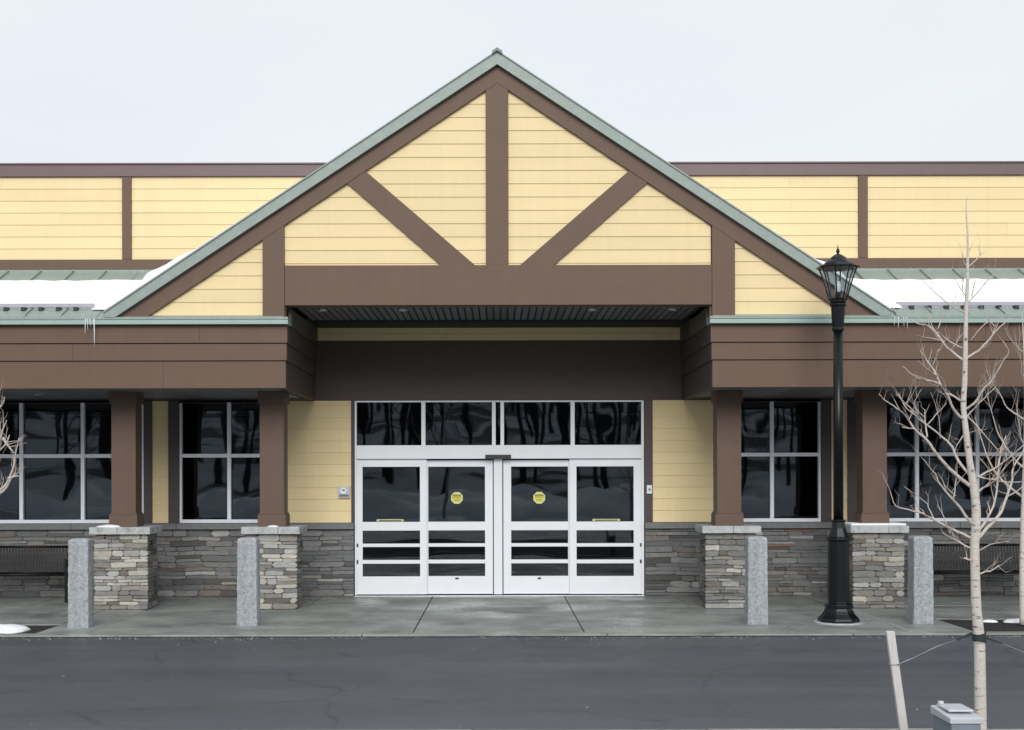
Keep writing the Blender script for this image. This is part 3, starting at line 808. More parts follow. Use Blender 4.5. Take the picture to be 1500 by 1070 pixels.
def gsnow(s, d0, d1, tmax, seed):
    nx, ny = 120, 10; vs = []; fs = []
    for j in range(ny + 1):
        for i in range(nx + 1):
            u, v = i / nx, j / ny
            dx = d0 + (d1 - d0) * u; px, pz = gp(GC + s * dx, 77 + .66 * dx)
            yy = DG - .03 + 1.9 * v + .03 * mnoise.noise(Vector((px * 4, 0, seed)))
            e = min(1, v * 14) ** .5 * min(1, (1 - v) * 6 + .1) * min(1, (1 - u) * 12) ** .6
            prof = u ** 1.6 if True else u
            th = tmax * e * (prof + .08) * (1 + .45 * mnoise.noise(Vector((px * 2.4, yy, seed)))) + .01 * mnoise.noise(Vector((px * 9, yy * 4, seed + 4))) * e
            vs.append((px, yy, pz - .005 + max(0, th)))
    for j in range(ny):
        for i in range(nx):
            a = j * (nx + 1) + i; f = (a, a + 1, a + nx + 2, a + nx + 1)
            fs.append(f if s > 0 else f[::-1])
    return MB().add(vs, fs).build('roof_snow', M['snow'], smooth=True)
tag(gsnow(-1, 215, 545, .20, 2.2), 'thin ridge of snow lying along the left slope of the gable roof', 'snow', kind='stuff')
tag(gsnow(1, 260, 530, .17, 5.2), 'thin ridge of snow lying along the right slope of the gable roof', 'snow', kind='stuff')
# valley lumps of snow
def blob(name, c, r, seed, flat=.4, m=None, n=18):
    vs = [(c[0], c[1], c[2] + r[2])]; fs = []
    K = 7
    for k in range(1, K + 1):
        a = math.pi / 2 * k / K
        for i in range(n):
            t = 2 * math.pi * i / n
            q = 1 + .28 * mnoise.noise(Vector((math.cos(t) * 1.4, math.sin(t) * 1.4, seed + k * .15)))
            vs.append((c[0] + r[0] * math.sin(a) * math.cos(t) * q, c[1] + r[1] * math.sin(a) * math.sin(t) * q, c[2] + r[2] * math.cos(a) * (1 + .3 * mnoise.noise(Vector((t, k, seed))))))
    for i in range(n): fs.append((0, 1 + i, 1 + (i + 1) % n))
    for k in range(K - 1):
        for i in range(n):
            a = 1 + k * n + i; b = 1 + k * n + (i + 1) % n; fs.append((a, a + n, b + n, b))
    return MB().add(vs, fs).build(name, m or M['snow'], smooth=True)
tag(blob('snow_patch', (-5.72, 18.72, zr(18.72) - .03), (.16, .12, .10), 1), 'lump of snow in the left roof valley above the icicles', 'snow', kind='stuff')
tag(blob('snow_patch', (5.68, 18.72, zr(18.72) - .03), (.15, .12, .09), 4), 'lump of snow in the right roof valley beside the gable foot', 'snow', kind='stuff')
tag(blob('snow_patch', (-5.78, 19.25, 1.222), (.20, .07, .04), 9), 'small snow patch on the cap of the leftmost stone pier', 'snow', kind='stuff')
tag(blob('snow_patch', (-3.34, 19.24, 1.222), (.09, .05, .028), 19), 'tiny snow patch on the pier cap left of the doors', 'snow', kind='stuff')
tag(blob('snow_patch', (-6.52, 16.75, -.02), (.50, .34, .085), 12, n=26), 'white snow heap in the planting bed at the left edge', 'snow', kind='stuff')
tag(blob('snow_patch', (6.62, 17.5, -.01), (.11, .07, .03), 15), 'small snow patch in the planting bed by the right tree', 'snow', kind='stuff')
tag(blob('snow_patch', (6.98, 17.45, -.01), (.20, .10, .05), 17), 'larger snow patch in the planting bed by the right tree', 'snow', kind='stuff')
vs = MB(); cx = 5.635
tag(MB().box(cx - .42, cx + .40, 19.18, 19.87, 1.2275, 1.262).build('snow_slab', M['snow'], bevel=.014), 'flat sheet of snow on the pier cap behind the lamp post', 'snow', kind='stuff')

for s in (-1, 1):
    xa, xb = (-10.4, X(139, 18.66)) if s < 0 else (X(1313, 18.66), 10.4)
    t = empty('snow_rail', ((xa + xb) / 2, 18.66, zr(18.66)), 'grey metal snow guard rail along the ' + ('left' if s < 0 else 'right') + ' low roof edge', 'snow guard', 'snow guard rails')
    MB().box(xa, xb, 18.645, 18.668, zr(18.66) + .035, zr(18.66) + .092).build('rail', M['rail_metal'], t, bevel=.004)
    x = (X(10.5, 18.66) - 20 * .2505) if s < 0 else X(1335, 18.66) - 2 * .2505
    k = 0
    while x < xb - .05:
        if x > xa:
            MB().box(x - .028, x + .028, 18.60, 18.70, zr(18.60) + .002, zr(18.66) + .034).build('clamp', M['black'], t); 
        x += .2505
def icicle(px, py0, py1, r, label):
    D = 18.30
    a, b = P(px, py0, D), P(px + random.uniform(-1, 1), py1, D)
    m_ = a.lerp(b, .5) + Vector((random.uniform(-.006, .006), 0, 0))
    o = MB()
    q = [a, a.lerp(m_, .5), m_, m_.lerp(b, .6), b]; base = P(px, py0, D)
    o.tube(q, [r, r * .8, r * .62, r * .4, r * .1], 7)
    ob = o.build('icicle', M['ice'], smooth=True, at=base)
    tag(ob, label, 'icicle', 'icicles on the eave')
for px, y1, r, lb in ((126, 489, .008, 'outermost of the four icicles left of the gable foot'), (129, 484, .006, 'second icicle from the left edge of the cluster left of the gable foot'),
                      (132.5, 478, .007, 'short stubby icicle beside the longest one left of the gable foot'), (138.2, 507, .010, 'longest icicle, hanging from the eave left of the gable foot'),
                      (1311, 479, .006, 'short icicle nearest the right gable foot'), (1316, 483, .007, 'second icicle out from the right gable foot'),
                      (1324, 481, .006, 'third icicle out from the right gable foot'), (1329, 484, .006, 'outermost icicle of the right eave cluster')): icicle(px, 466, y1, r, lb)

# ------------------------------------------------------------------ wall devices
ic = empty('intercom', P(505, 720, 21.37), 'pale grey intercom panel on the yellow siding left of the entrance', 'intercom')
def dv(a, b, t, bo, d0, d1, nm, m, par, bev=.002): return MB().box(X(a, DW), X(b, DW), d0, d1, Z(bo, DW), Z(t, DW)).build(nm, m, par, bevel=bev)
dv(495.8, 513, 712.3, 729, 21.345, 21.379, 'housing', M['intercom'], ic, .004)
dv(497.5, 511.2, 724.2, 727.2, 21.338, 21.3445, 'grille', M['sill'], ic)
MB().prism([(X(503.5, DW) + .055 * math.cos(R(a)), Z(719, DW) + .055 * math.sin(R(a))) for a in range(0, 360, 20)], 21.330, 21.344).build('speaker_cover', M['white'], ic, bevel=.004)
dv(501.8, 505.8, 717, 718.6, 21.327, 21.3295, 'slot', M['black'], ic, 0)
bt = empty('door_switch', P(951, 718, 21.36), 'small white switch plate on the brown trim right of the entrance', 'switch')
dv(947, 954.6, 711.4, 723.8, 21.352, 21.3695, 'plate', M['white'], bt, .003)
MB().prism([(X(951, DW) + .019 * math.cos(R(a)), Z(717.6, DW) + .023 * math.sin(R(a))) for a in range(0, 360, 30)], 21.340, 21.3515).build('button', M['soffit'], bt)

# ------------------------------------------------------------------ bollards
def bollard(px, D, label, rot, h=1.165):
    cx = X(px, D); w = .132
    e = empty('granite_bollard', (cx, D + w, 0), label, 'bollard', 'granite bollards along the kerb')
    vs = []; fs = []; nz, ns = 40, 7; n = ns * 4
    seed = random.uniform(0, 50)
    def pt(k, z, sc):
        side, i = divmod(k, ns); t = i / ns
        c = [(-1, -1), (1, -1), (1, 1), (-1, 1)]
        a, b = c[side], c[(side + 1) % 4]
        x, y = a[0] + (b[0] - a[0]) * t, a[1] + (b[1] - a[1]) * t
        if i == 0: x *= .955; y *= .955
        taper = 1.04 - .06 * z / h
        x *= w * sc * taper; y *= w * sc * taper
        nn = .0075 * mnoise.noise(Vector((x * 14, y * 14, z * 14 + seed))) + .005 * mnoise.noise(Vector((x * 40, y * 40, z * 40 + seed)))
        l = math.hypot(x, y) or 1
        return (x + x / l * nn, y + y / l * nn)
    ca, sa = math.cos(rot), math.sin(rot)
    rings = [(j / nz * (h - .035), 1.0) for j in range(nz + 1)] + [(h - .018, .93), (h - .004, .72), (h, .4)]
    for z, sc in rings:
        for k in range(n):
            x, y = pt(k, z, sc); vs.append((cx + x * ca - y * sa, D + w + x * sa + y * ca, z - .01 if z == 0 else z))
    for j in range(len(rings) - 1):
        for k in range(n): fs.append((j * n + k, j * n + (k + 1) % n, (j + 1) * n + (k + 1) % n, (j + 1) * n + k))
    fs.append(tuple((len(rings) - 1) * n + k for k in range(n)))
    MB().add(vs, fs).build('post', M['granite'], e)
bollard(113.2, 16.9, 'rough granite bollard farthest left, in front of the black bench end', .04)
bollard(361, 17.1, 'rough granite bollard in front of the stone pier left of the doors', .0)
bollard(1110.5, 17.15, 'rough granite bollard in front of the stone pier right of the doors', -.03)
bollard(1352.5, 17.15, 'rough granite bollard between the lamp post and the thin tree', .03)

# ------------------------------------------------------------------ benches
def bench(x0, x1, label):
    y = 20.38; e = empty('metal_bench', ((x0 + x1) / 2, y, 0), label, 'bench', 'black metal benches against the wall')
    L_ = x1 - x0
    n = int(L_ / .050); 
    for i in range(n + 1):                                  # back slats, curved at the top
        x = x0 + .05 + (L_ - .1) * i / n
        ps = [(x, y + .44, .44), (x, y + .50, .60), (x, y + .545, .78), (x, y + .555, .84), (x, y + .59, .868), (x, y + .615, .85)]
        mb = MB()
        for a, b in zip(ps, ps[1:]):
            mb.add([(x - .018, a[1], a[2]), (x + .018, a[1], a[2]), (x + .018, b[1], b[2]), (x - .018, b[1], b[2]),
                    (x - .018, a[1] + .006, a[2]), (x + .018, a[1] + .006, a[2]), (x + .018, b[1] + .006, b[2]), (x - .018, b[1] + .006, b[2])],
                   [(0, 1, 2, 3), (7, 6, 5, 4), (1, 5, 6, 2), (0, 3, 7, 4)])
        mb.build('back_slat', M['bench'], e)
        MB().box(x - .015, x + .015, y + .03, y + .43, .428, .436).build('seat_slat', M['bench'], e)
    fr = MB()
    for z, yy, r in ((.845, y + .555, .016), (.436, y + .02, .018), (.432, y + .44, .018)):
        fr.tube([(x0, yy, z), (x1, yy, z)], r, 8)
    fr.build('frame', M['bench'], e, smooth=True)
    for xx in (x0 + .015, x1 - .015):
        lg = MB()
        lg.box(xx - .022, xx + .022, y, y + .045, -.0, .66); lg.box(xx - .02, xx + .02, y + .50, y + .545, 0, .62)
        lg.box(xx - .019, xx + .019, y + .046, y + .499, .40, .44)
        lg.build('leg', M['bench'], e, bevel=.006)
        MB().box(xx - .028, xx + .028, y - .01, y + .53, .661, .685).build('armrest', M['bench'], e, bevel=.008)
bench(-8.7, X(97.5, 20.38), 'black slatted metal bench at the left edge of the picture')
bench(X(1352, 20.38), X(1352, 20.38) + 1.83, 'black slatted metal bench behind the thin bare tree')

# ------------------------------------------------------------------ lamp post
LD = 17.25; lx = X(1231.5, LD); ly = LD + .12
lp = empty('lamp_post', (lx, ly, 0), 'tall black street lamp with a glass lantern in front of the right stone piers', 'lamp post')
def zz(py): return Z(py, LD + .12) + .0
def rr(wpx): return wpx / 2 * (LD + .12) / F
k8 = 1 / math.cos(math.pi / 8)
base = MB(); base.lathe(lx, ly, [(rr(56) * k8, 0), (rr(56) * k8, zz(909)), (rr(54.5) * k8, zz(906)), (rr(49) * k8, zz(903.5)), (rr(43) * k8, zz(900)), (rr(38.5) * k8, zz(895.5)), (rr(36) * k8, zz(891.5)), (rr(37.5) * k8, zz(890.5)), (rr(37.5) * k8, zz(886.5)), (rr(33) * k8, zz(884.5)), (rr(29) * k8, zz(883)),
      (rr(28) * k8, zz(794)), (rr(33) * k8, zz(792.5)), (rr(33) * k8, zz(789)), (rr(27) * k8, zz(787.5)), (rr(24) * k8, zz(783)), (rr(19) * k8, zz(775)), (rr(17.5) * k8, zz(768)), (rr(17) * k8, zz(766)), (rr(20) * k8, zz(765)), (rr(20) * k8, zz(762.5))], 8)
base.build('base', M['lamp'], lp, bevel=.004)
MB().lathe(lx, ly, [(rr(14.6), zz(763)), (rr(13.6), zz(484))], 16).build('pole', M['lamp'], lp, smooth=True)
MB().lathe(lx, ly, [(rr(14.5), zz(486)), (rr(18), zz(485.5)), (rr(18), zz(482.5)), (rr(16.5), zz(481)), (rr(20.5), zz(452)), (rr(21), zz(450)), (rr(25), zz(449)), (rr(25), zz(446.8)), (rr(21), zz(446)), (rr(24), zz(443.8)), (rr(24), zz(442))], 16).build('collar', M['lamp'], lp, bevel=.002)
zb, zt = zz(442), zz(393.5)
MB().lathe(lx, ly, [(rr(23), zb), (rr(25), zb + .01), (rr(22), zb + .03), (rr(14), zb + .05), (rr(8), zb + .075), (rr(8), zb + .10), (rr(5), zb + .11)], 16).build('lamp_holder', M['lamp'], lp)
MB().lathe(lx, ly, [(rr(6), zb + .111), (rr(8), zb + .13), (rr(9), zb + .2), (rr(7), zb + .25), (rr(2), zb + .27)], 12).build('bulb', M['white'], lp, smooth=True)
N = 8
for k in range(N):
    a = 2 * math.pi * (k + .5) / N; a2 = a + 2 * math.pi / N
    pr_ = []
    prof = [(rr(24), zb), (rr(28), zb + .06), (rr(35), zb + .18), (rr(45), zb + .33), (rr(55), zt)]
    pts = [(lx + r * math.cos(a), ly + r * math.sin(a), z) for r, z in prof]
    MB().tube(pts, .0095, 6).build('cage_bar', M['lamp'], lp)
    g = MB(); vs = []
    for r, z in prof:
        vs += [(lx + (r - .006) * math.cos(a), ly + (r - .006) * math.sin(a), z), (lx + (r - .006) * math.cos(a2), ly + (r - .006) * math.sin(a2), z)]
    g.add(vs, [(2 * i, 2 * i + 1, 2 * i + 3, 2 * i + 2) for i in range(len(prof) - 1)]).build('lantern_pane', M['lglass'], lp)
MB().lathe(lx, ly, [(rr(55) * k8, zt - .012), (rr(59) * k8, zt - .004), (rr(59) * k8, zt + .010), (rr(46), zt + .022), (rr(44), zt + .05), (rr(36), zt + .085), (rr(26), zt + .105), (rr(24), zt + .13), (rr(14), zt + .165), (rr(5), zt + .185)], 8).build('lantern_roof', M['lamp'], lp, bevel=.003)
MB().lathe(lx, ly, [(rr(5), zz(376.5)), (rr(2.5), zz(375)), (rr(2.5), zz(373)), (rr(5.6), zz(370)), (rr(4.5), zz(367.5)), (rr(1.8), zz(365)), (rr(1.2), zz(362)), (.001, zz(359.5))], 10).build('finial', M['lamp'], lp, smooth=True)
tag(MB().lathe(lx, ly, [(.335, -.01), (.335, .012), (.32, .016)], 28).build('footing_ring', M['cap'], lp, bevel=.003))

# ------------------------------------------------------------------ trees
def smooth(pts, rad, sub=4):
    out, ro = [], []
    n = len(pts)
    for i in range(n - 1):
        p0, p1, p2, p3 = pts[max(i - 1, 0)], pts[i], pts[i + 1], pts[min(i + 2, n - 1)]
        for k in range(sub):
            t = k / sub
            out.append(.5 * ((2 * p1) + (-p0 + p2) * t + (2 * p0 - 5 * p1 + 4 * p2 - p3) * t * t + (-p0 + 3 * p1 - 3 * p2 + p3) * t ** 3))
            ro.append(rad[i] + (rad[i + 1] - rad[i]) * t)
    out.append(pts[-1]); ro.append(rad[-1]); return out, ro

def px_branch(D, pts, r0, r1, slope):
    """photo points to 3-D, running away from or toward the camera by slope"""
    x0, y0 = pts[0]; out = []
    for (x, y) in pts:
        d = math.hypot(x - x0, y - y0) * D / F
        out.append(P(x, y, D + slope * d))
    n = len(pts); k = D / F
    rad = [.70 * k * (r0 + (r1 - r0) * i / (n - 1)) for i in range(n)]
    return out, rad

def add_twigs(mb, pts, rad, n, lmin, lmax, rnd, up=.6, depth=1):
    for _ in range(n):
        i = rnd.randrange(max(1, len(pts) // 5), len(pts) - 1)
        p = pts[i].lerp(pts[i + 1], rnd.random()); t = (pts[i + 1] - pts[i]).normalized()
        dr = (t * rnd.uniform(.5, 1.2) + Vector((rnd.uniform(-1, 1), rnd.uniform(-1, 1), rnd.uniform(-.2, 1) + up * .4))).normalized()
        l = rnd.uniform(lmin, lmax)
        a = p + dr * l * .5 + Vector((rnd.uniform(-.02, .02), 0, rnd.uniform(-.01, .03))); b = a + (dr + Vector((0, 0, up * .5))).normalized() * l * .5
        r = min(rad[i] * .6, .0034)
        mb.tube([p, p.lerp(a, .5), a, a.lerp(b, .5) + Vector((rnd.uniform(-.01, .01), 0, 0)), b], [r, r * .85, r * .7, r * .5, r * .3], 5)
        if depth: add_twigs(mb, [p, a, b], [r, r * .7, r * .4], rnd.choice((0, 1, 1, 2)), lmin * .5, lmax * .5, rnd, up, depth - 1)

rnd = random.Random(11)
TD = 9.3
tr = empty('bare_tree', (X(1435, TD), TD, 0), 'pale bare young tree tied to a white stake at the right', 'tree')
TR = [(1436, 1110), (1435, 1000), (1434, 940), (1430, 895), (1428.5, 850), (1427.5, 800), (1429, 783), (1429.8, 747), (1425.5, 710), (1420, 674), (1415, 632), (1411.5, 596), (1413.5, 559), (1414.5, 518), (1415.6, 462), (1417.6, 420), (1418, 392), (1418.4, 350), (1416, 308), (1417.6, 289)]
TRr = [9, 8.4, 8.2, 7.2, 6.9, 6.6, 6.8, 6.4, 5.6, 4.8, 4.3, 4.0, 3.9, 3.6, 3.0, 2.4, 2.0, 1.3, .8, .4]
tp = [P(x, y, TD) for x, y in TR]; tp[0].z = 0
tq, trr = smooth(tp, [r * TD / F for r in TRr], 5)
trr = [r * (1 + .06 * mnoise.noise(Vector((0, 0, p.z * 9)))) for p, r in zip(tq, trr)]
MB().tube(tq, trr, 14).build('trunk', M['bark'], tr, smooth=True)
BR = [
 ([(1422.5, 790), (1394.5, 777), (1375, 767), (1350.8, 754), (1333.8, 749), (1311.9, 742), (1304.6, 721)], 3.2, .7),
 ([(1370, 766), (1360.5, 746.6), (1355.6, 737), (1324, 714)], 1.4, .5),
 ([(1392, 783), (1382, 759), (1374, 740.5)], 1.3, .5),
 ([(1424, 806), (1411.5, 800), (1394.5, 790), (1380, 782)], 2.4, .8),
 ([(1424, 770), (1409, 749), (1397, 734.5), (1384.8, 719.9), (1375, 707.7), (1370, 695.6), (1352, 673.7)], 3.0, .6),
 ([(1397, 732), (1400.6, 705), (1402.3, 681)], 1.5, .6),
 ([(1400, 728), (1384, 712)], 1.0, .5),
 ([(1422, 714), (1404, 700.4), (1387, 684.6), (1372.6, 667.6), (1360.5, 649.4), (1350.8, 639.7), (1338.6, 628.7), (1326.5, 610.5), (1311.9, 598.3), (1297.3, 588.6), (1288, 579)], 4.2, .7),
 ([(1358, 642), (1355.6, 620), (1355, 600.8)], 1.9, .7),
 ([(1359, 622.6), (1370, 610.5), (1387, 592)], 1.3, .5),
 ([(1340, 630), (1321.6, 627.5)], 1.4, .6),
 ([(1346, 610), (1330, 596), (1313, 579)], 1.5, .6),
 ([(1354, 613), (1338.6, 593.5), (1350.8, 571.6)], 1.2, .4),
 ([(1422, 700), (1404, 676), (1394.5, 656.7), (1387, 647), (1363, 627.5), (1341, 610.5), (1326.5, 597), (1316, 578)], 3.2, .7),
 ([(1377.5, 644.5), (1375, 613), (1364, 576.5)], 1.1, .4),
 ([(1415, 634), (1404, 650), (1397, 668)], 1.2, .6),
 ([(1412, 618), (1397, 600.8), (1386, 576.5), (1372.6, 563), (1363, 559.5), (1343, 554.8), (1322, 538)], 3.2, .8),
 ([(1381, 571.6), (1371, 549), (1360, 532), (1348.9, 515.5)], 2.4, .8),
 ([(1375, 553), (1358, 541), (1345, 530)], 1.2, .5),
 ([(1365.7, 538), (1375.5, 512.7)], 1.4, .6),
 ([(1412, 592), (1399, 583), (1387, 577)], 2.4, 1.6),
 ([(1414, 531), (1396.5, 518.3), (1382.5, 504), (1371, 487.5), (1363, 480.4), (1340.5, 473.4), (1318, 462)], 3.0, .7),
 ([(1374, 484.7), (1379.7, 465)], 1.6, .7),
 ([(1385, 501.5), (1351.7, 494.5)], 1.5, .6),
 ([(1414, 514), (1391, 501.5), (1374, 487.5)], 2.0, 1.2),
 ([(1393, 514), (1403, 502), (1411, 489)], 1.2, .6),
 ([(1415, 527), (1433, 515.5), (1449.8, 498.7), (1461, 484.7), (1480.6, 467.8)], 2.7, .9),
 ([(1458, 482), (1447, 473.5), (1421.8, 500)], 1.5, .6),
 ([(1412, 602), (1428.6, 592), (1443, 569), (1452.6, 560), (1469, 532), (1477.8, 518), (1469, 501.5)], 2.8, .9),
 ([(1413, 616), (1435.8, 591), (1457.7, 570)], 1.8, .6),
 ([(1416, 436), (1402, 417)], 1.2, .5),
 ([(1416, 448), (1441.4, 420), (1463.8, 395)], 1.6, .5),
 ([(1415, 461), (1388, 445), (1354.5, 414.6)], 1.7, .5),
 ([(1418, 393), (1430, 383), (1438.6, 372)], 1.7, .8),
 ([(1418, 392), (1412.5, 386), (1412, 379)], 1.4, .7),
 ([(1418.5, 372), (1424.6, 361)], 1.0, .5),
 ([(1410, 424), (1413, 408)], .9, .5),
 ([(1424, 437), (1429.5, 412)], 1.1, .5),
 ([(1431, 792), (1448, 773), (1465, 754), (1474.7, 729.6), (1482, 707.7), (1484.5, 685.8), (1496, 668), (1509, 640)], 4.0, 1.0),
 ([(1430, 784), (1445.6, 761), (1457.7, 734.5), (1462.6, 690.7), (1466, 661.5), (1474, 640)], 2.9, .8),
 ([(1428, 728), (1440, 716), (1455, 707.7), (1478, 680), (1504, 660)], 2.4, .8),
 ([(1424, 706), (1444, 694), (1460, 686), (1479.6, 671), (1502, 652)], 2.4, .8),
 ([(1424, 698), (1450, 704), (1475, 708), (1505, 708)], 1.8, .8),
 ([(1417, 660), (1438, 676), (1456, 700)], 1.4, .6),
 ([(1412, 606), (1432, 627), (1452, 650), (1468, 668)], 1.6, .6),
 ([(1474, 730), (1492, 720), (1508, 705)], 1.6, .7),
 ([(1432, 809), (1445, 802), (1457, 798), (1478, 795)], 1.6, .5),
 ([(1434, 843), (1443, 839), (1452, 838), (1463.6, 830)], 2.2, 1.3),
 ([(1462, 831), (1474, 841)], .6, .4),
 ([(1424, 824), (1418, 821), (1412, 819)], 2.2, 1.8),
]
allb = []
tw = MB()
for pts, r0, r1 in BR:
    sl_ = rnd.uniform(-.55, .55)
    # side shoots start on an earlier branch: keep its depth
    d0 = 0; best = 6.0
    for q3, q2 in allb:
        for v3, v2 in zip(q3, q2):
            dd = math.hypot(v2[0] - pts[0][0], v2[1] - pts[0][1])
            if dd < best: best = dd; d0 = v3.y - TD
    if abs(pts[0][0] - 1418) < 14 and best > 2: d0 = 0
    b3, br = px_branch(TD + d0, pts, r0, r1, sl_)
    sp_, sr_ = smooth(b3, br, 4)
    allb.append((sp_, [((v.x * F / v.y) + CX, CY - (v.z - H) * F / v.y) for v in sp_]))
    jit = [p + Vector((mnoise.noise(p * 22), mnoise.noise(p * 22 + Vector((5, 5, 5))), mnoise.noise(p * 22 + Vector((9, 1, 3))))) * .005 for p in sp_]
    MB().tube(jit, sr_, 8).build('branch', M['bark_branch'], tr, smooth=True)
    ln = sum((b - a).length for a, b in zip(sp_, sp_[1:]))
    add_twigs(tw, sp_, sr_, int(2 + ln * 7), .05, .17, rnd, .25)
o = tw.build('twigs', M['twig'], tr); o['kind'] = 'stuff'
kn = MB()
for (px, py) in ((1421, 822), (1431, 830), (1430, 851), (1429, 860), (1431, 890), (1436, 968), (1433, 985), (1435, 1010), (1413, 545), (1416, 497), (1411, 575), (1419, 655), (1425, 690), (1431, 1040)):
    p = P(px, py, TD - .03); kn.lathe(p.x, p.y, [(.004, p.z - .010), (.011, p.z - .004), (.011, p.z + .004), (.003, p.z + .009)], 7)
kn.build('bark_knots', M['twig'], tr)['kind'] = 'stuff'

def grow_tree(name, x, y, h, label, seed, r0, nbr=13, zlow=.35, spread=.35, extra=(), bark=None):
    rg = random.Random(seed)
    e = empty(name, (x, y, 0), label, 'tree')
    tp_, rr_ = [], []
    for i in range(9):
        t = i / 8
        tp_.append(Vector((x + .05 * math.sin(t * 5 + seed) * t, y + .04 * math.sin(t * 4 + 1) * t, h * t))); rr_.append(r0 * (1 - t) ** .8 + .003)
    a, b = smooth(tp_, rr_, 4)
    MB().tube(a, b, 10).build('trunk', bark or M['bark'], e, smooth=True)
    tw = MB()
    for k in range(nbr):
        t = zlow + (.9 - zlow) * (k + rg.random() * .6) / nbr
        p = a[int(t * (len(a) - 1))]; ang = k * 2.399 + rg.uniform(-.4, .4)
        L_ = h * spread * (1.15 - t) * rg.uniform(.8, 1.25)
        dv_ = Vector((math.cos(ang), math.sin(ang), 0)); pts = [p]
        for i in range(1, 6):
            s_ = i / 5
            pts.append(p + dv_ * L_ * s_ * (1 - .25 * s_) + Vector((rg.uniform(-.02, .02), rg.uniform(-.02, .02), L_ * (.45 * s_ + .65 * s_ * s_))))
        rb = b[int(t * (len(a) - 1))] * .5
        sp_, sr_ = smooth(pts, [rb * (1 - .85 * i / 5) for i in range(6)], 3)
        MB().tube(sp_, sr_, 7).build('branch', M['bark_branch'], e, smooth=True)
        add_twigs(tw, sp_, sr_, 9, .10, .38, rg, .9)
    for pts3, ra in extra:
        sp_, sr_ = smooth(pts3, ra, 4); MB().tube(sp_, sr_, 7).build('branch', M['bark_branch'], e, smooth=True); add_twigs(tw, sp_, sr_, 4, .05, .16, rg, .9)
    tw.build('twigs', M['twig'], e)['kind'] = 'stuff'
grow_tree('bare_tree', X(1499, 17.1), 17.1, 4.1, 'slim bare tree in the planting bed cut by the right edge', 5, .052, 15, .36, .30)
LT = 9.6
ex = []
for pts in ([(-50, 770), (-25, 735), (0, 717), (11, 704), (20.6, 680), (22.5, 665), (28, 640)], [(-40, 700), (-15, 665), (0, 641), (4, 629), (10, 614)], [(-25, 735), (5, 718), (16, 700), (24, 692)],
            [(-45, 640), (-15, 610), (3, 592), (7, 580)], [(4, 640), (12, 652), (21, 663)], [(-30, 690), (-8, 665), (8, 650), (14, 636)], [(12, 700), (20, 697), (30, 696)]):
    ex.append(([P(x, y, LT) for x, y in pts], [.013 * (1 - .8 * i / (len(pts) - 1)) for i in range(len(pts))]))
grow_tree('bare_tree', X(-62, LT), LT, 3.7, 'bare young tree whose branch tips reach in at the left edge', 9, .042, 12, .45, .16, ex)

# bare trees in the car park behind the camera, mirrored in the glass
for (xx, yy, hh, sd) in ((-9.5, -13.0, 6.5, 21), (-2.5, -17.0, 7.5, 22), (6.5, -12.0, 6.0, 23), (12.0, -18.0, 7.5, 24)):
    grow_tree('bare_tree', xx, yy, hh, {21: 'bare car park tree on the far left behind the viewpoint', 22: 'tallest bare car park tree behind the viewpoint', 23: 'smallest bare car park tree behind the viewpoint', 24: 'bare car park tree on the far right behind the viewpoint'}[sd], sd, .10, 12, .3, .38)

# ------------------------------------------------------------------ stake, strap, wires
SD = 9.2
a, b = P(1303, 926, SD), P(1327, 1106, SD); b.z = max(b.z, -.02)
b = a + (P(1323, 1071, SD) - a) * ((a.z + .05) / (a.z - P(1323, 1071, SD).z))
ax_ = (a - b).normalized(); sx = Vector((1, 0, 0)); hw = .029
st_ = MB(); vs = []
for p in (b, a):
    for dx, dy in ((-hw, -.02), (hw, -.02), (hw, .02), (-hw, .02)): vs.append(p + Vector((dx, dy, 0)))
st_.add(vs, [(0, 3, 2, 1), (4, 5, 6, 7), (0, 1, 5, 4), (1, 2, 6, 5), (2, 3, 7, 6), (3, 0, 4, 7)])
base = Vector((b.x, b.y, 0))
so = st_.build('tree_stake', M['stake'], bevel=.003, at=base)
tag(so, 'leaning whitewashed wooden stake beside the utility box', 'stake')
tie = empty('tree_tie', P(1434, 932, TD), 'dark green webbing tie and wire between the tree and the leaning stake', 'tree tie')
tc_ = P(1434, 934, TD)
vsn = MB()
for k, (dz, tl) in enumerate(((0, .25), (-.012, -.2))):
    ring = []
    for i in range(21):
        an = 2 * math.pi * i / 20; r = .046 + .003 * k
        ring.append(tc_ + Vector((r * math.cos(an), r * math.sin(an), dz + tl * r * math.cos(an) + 0)))
    vs = []
    for q in ring: vs += [q + Vector((0, 0, .022)), q - Vector((0, 0, .022))]
    vsn.add(vs, [(2 * i, 2 * i + 1, 2 * i + 3, 2 * i + 2) for i in range(20)])
vsn.build('webbing', M['strap'], tie, smooth=True)
q0 = P(1424, 930, TD - .05); q1 = P(1400, 939, TD - .06)
vs = [q0 + Vector((0, 0, .014)), q0 - Vector((0, 0, .016)), q1 + Vector((0, 0, .006)), q1 - Vector((0, 0, .006))]
vs += [v + Vector((0, .004, 0)) for v in vs]
MB().add(vs, [(0, 1, 3, 2), (4, 6, 7, 5), (0, 2, 6, 4), (1, 5, 7, 3), (2, 3, 7, 6), (0, 4, 5, 1)]).build('strap_tail', M['strap'], tie)
wr = MB()
wp = [q1, P(1372, 949, TD - .07), P(1340, 964, SD), P(1314, 974.5, SD - .03)]
wr.tube(wp, .0022, 6); wr.tube([p + Vector((0, -.004, .006 * math.sin(i * 1.4))) for i, p in enumerate(wp)], .0018, 6)
c_ = P(1309.5, 974.5, SD)
wr.tube([c_ + Vector((-.034, -.026, 0)), c_ + Vector((.034, -.026, .001)), c_ + Vector((.034, .026, .002)), c_ + Vector((-.034, .026, .001)), c_ + Vector((-.034, -.026, 0))], .0028, 6)
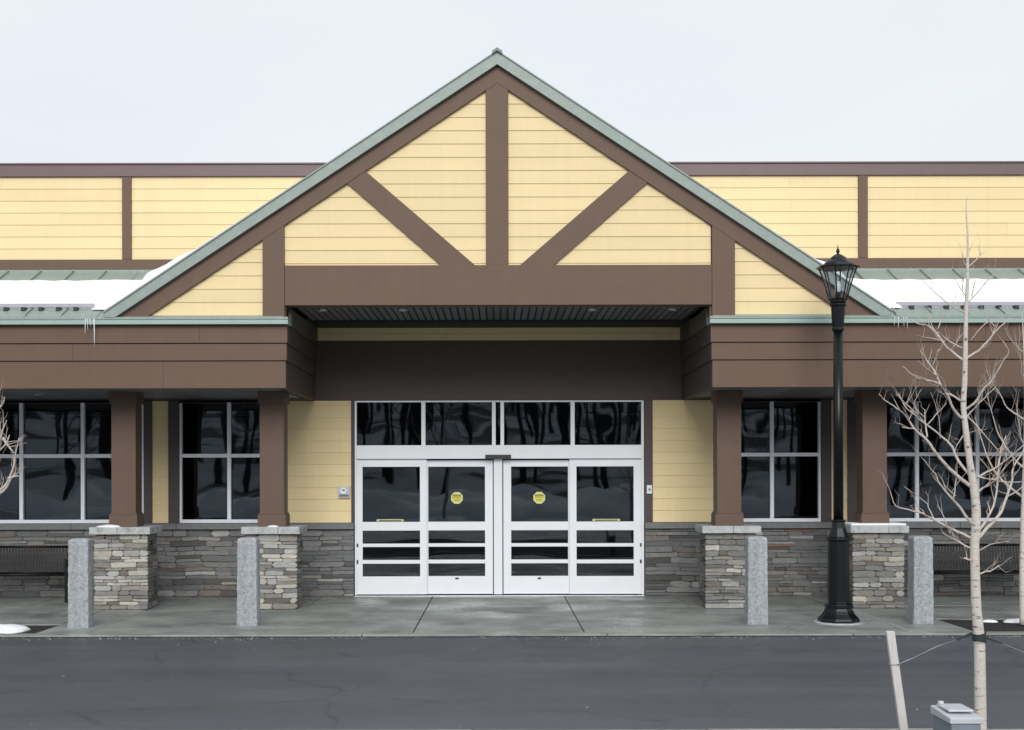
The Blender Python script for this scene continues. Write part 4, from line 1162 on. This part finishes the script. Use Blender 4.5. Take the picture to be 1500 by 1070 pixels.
wr.build('wire', M['wire'], tie, smooth=True)
w2 = empty('tie_wire', P(1485, 951, TD), 'short tie wire reaching out past the right edge', 'wire')
MB().tube([P(1443, 936, TD), P(1456, 940, TD), P(1469, 945, TD)], [.008, .006, .003], 6).build('strap_tail', M['strap'], w2)
MB().tube([P(1469, 945, TD), P(1484, 951, TD), P(1500, 958, TD), P(1560, 985, TD)], .0024, 6).build('wire', M['wire'], w2)

# ------------------------------------------------------------------ utility box
UD = 8.3
ub = empty('utility_box', (X(1415, UD), UD + .2, 0), 'blue grey metal utility box with a pale lid beside the near tree', 'utility box')
x0, x1 = X(1393, UD), X(1393, UD) + .19
zt = Z(1052, UD)
MB().box(x0, x1, UD, UD + .36, 0, zt - .045).build('body', M['box_body'], ub, bevel=.008)
l0, l1 = x0 - .012, x1 + .012
lid = MB().add([(l0, UD - .012, zt - .044), (l1, UD - .012, zt - .044), (l1, UD + .37, zt - .044), (l0, UD + .37, zt - .044), (l0, UD - .012, zt - .006), (l1, UD - .012, zt - .006), (l1, UD + .37, zt + .012), (l0, UD + .37, zt + .012)],
               [(0, 3, 2, 1), (4, 5, 6, 7), (0, 1, 5, 4), (1, 2, 6, 5), (2, 3, 7, 6), (3, 0, 4, 7)]).build('lid', M['box_lid'], ub, bevel=.006)
MB().box(l0 + .03, l1 - .02, UD + .10, UD + .34, zt + .0125, zt + .028).build('raised_panel', M['box_lid'], lid, bevel=.006)
MB().lathe(l0 + .05, UD + .31, [(.016, zt + .0285), (.020, zt + .03), (.020, zt + .045), (.012, zt + .05)], 12).build('knob', M['box_lid'], lid, bevel=.002)

# ------------------------------------------------------------------ grit along the kerb
gt = MB()
for i in range(520):
    xx = random.uniform(-9, 9); yy = DK - abs(random.gauss(0, .12)) - .01 if random.random() < .93 else random.uniform(10.2, DK)
    r = random.uniform(.003, .010)
    gt.lathe(xx, yy, [(r, -.03), (r * .9, -.026 + r * .5), (r * .3, -.026 + r)], 5)
tag(gt.build('road_grit', M['kerb']), 'pale grit and ice crumbs scattered along the kerb line', 'grit', kind='stuff')
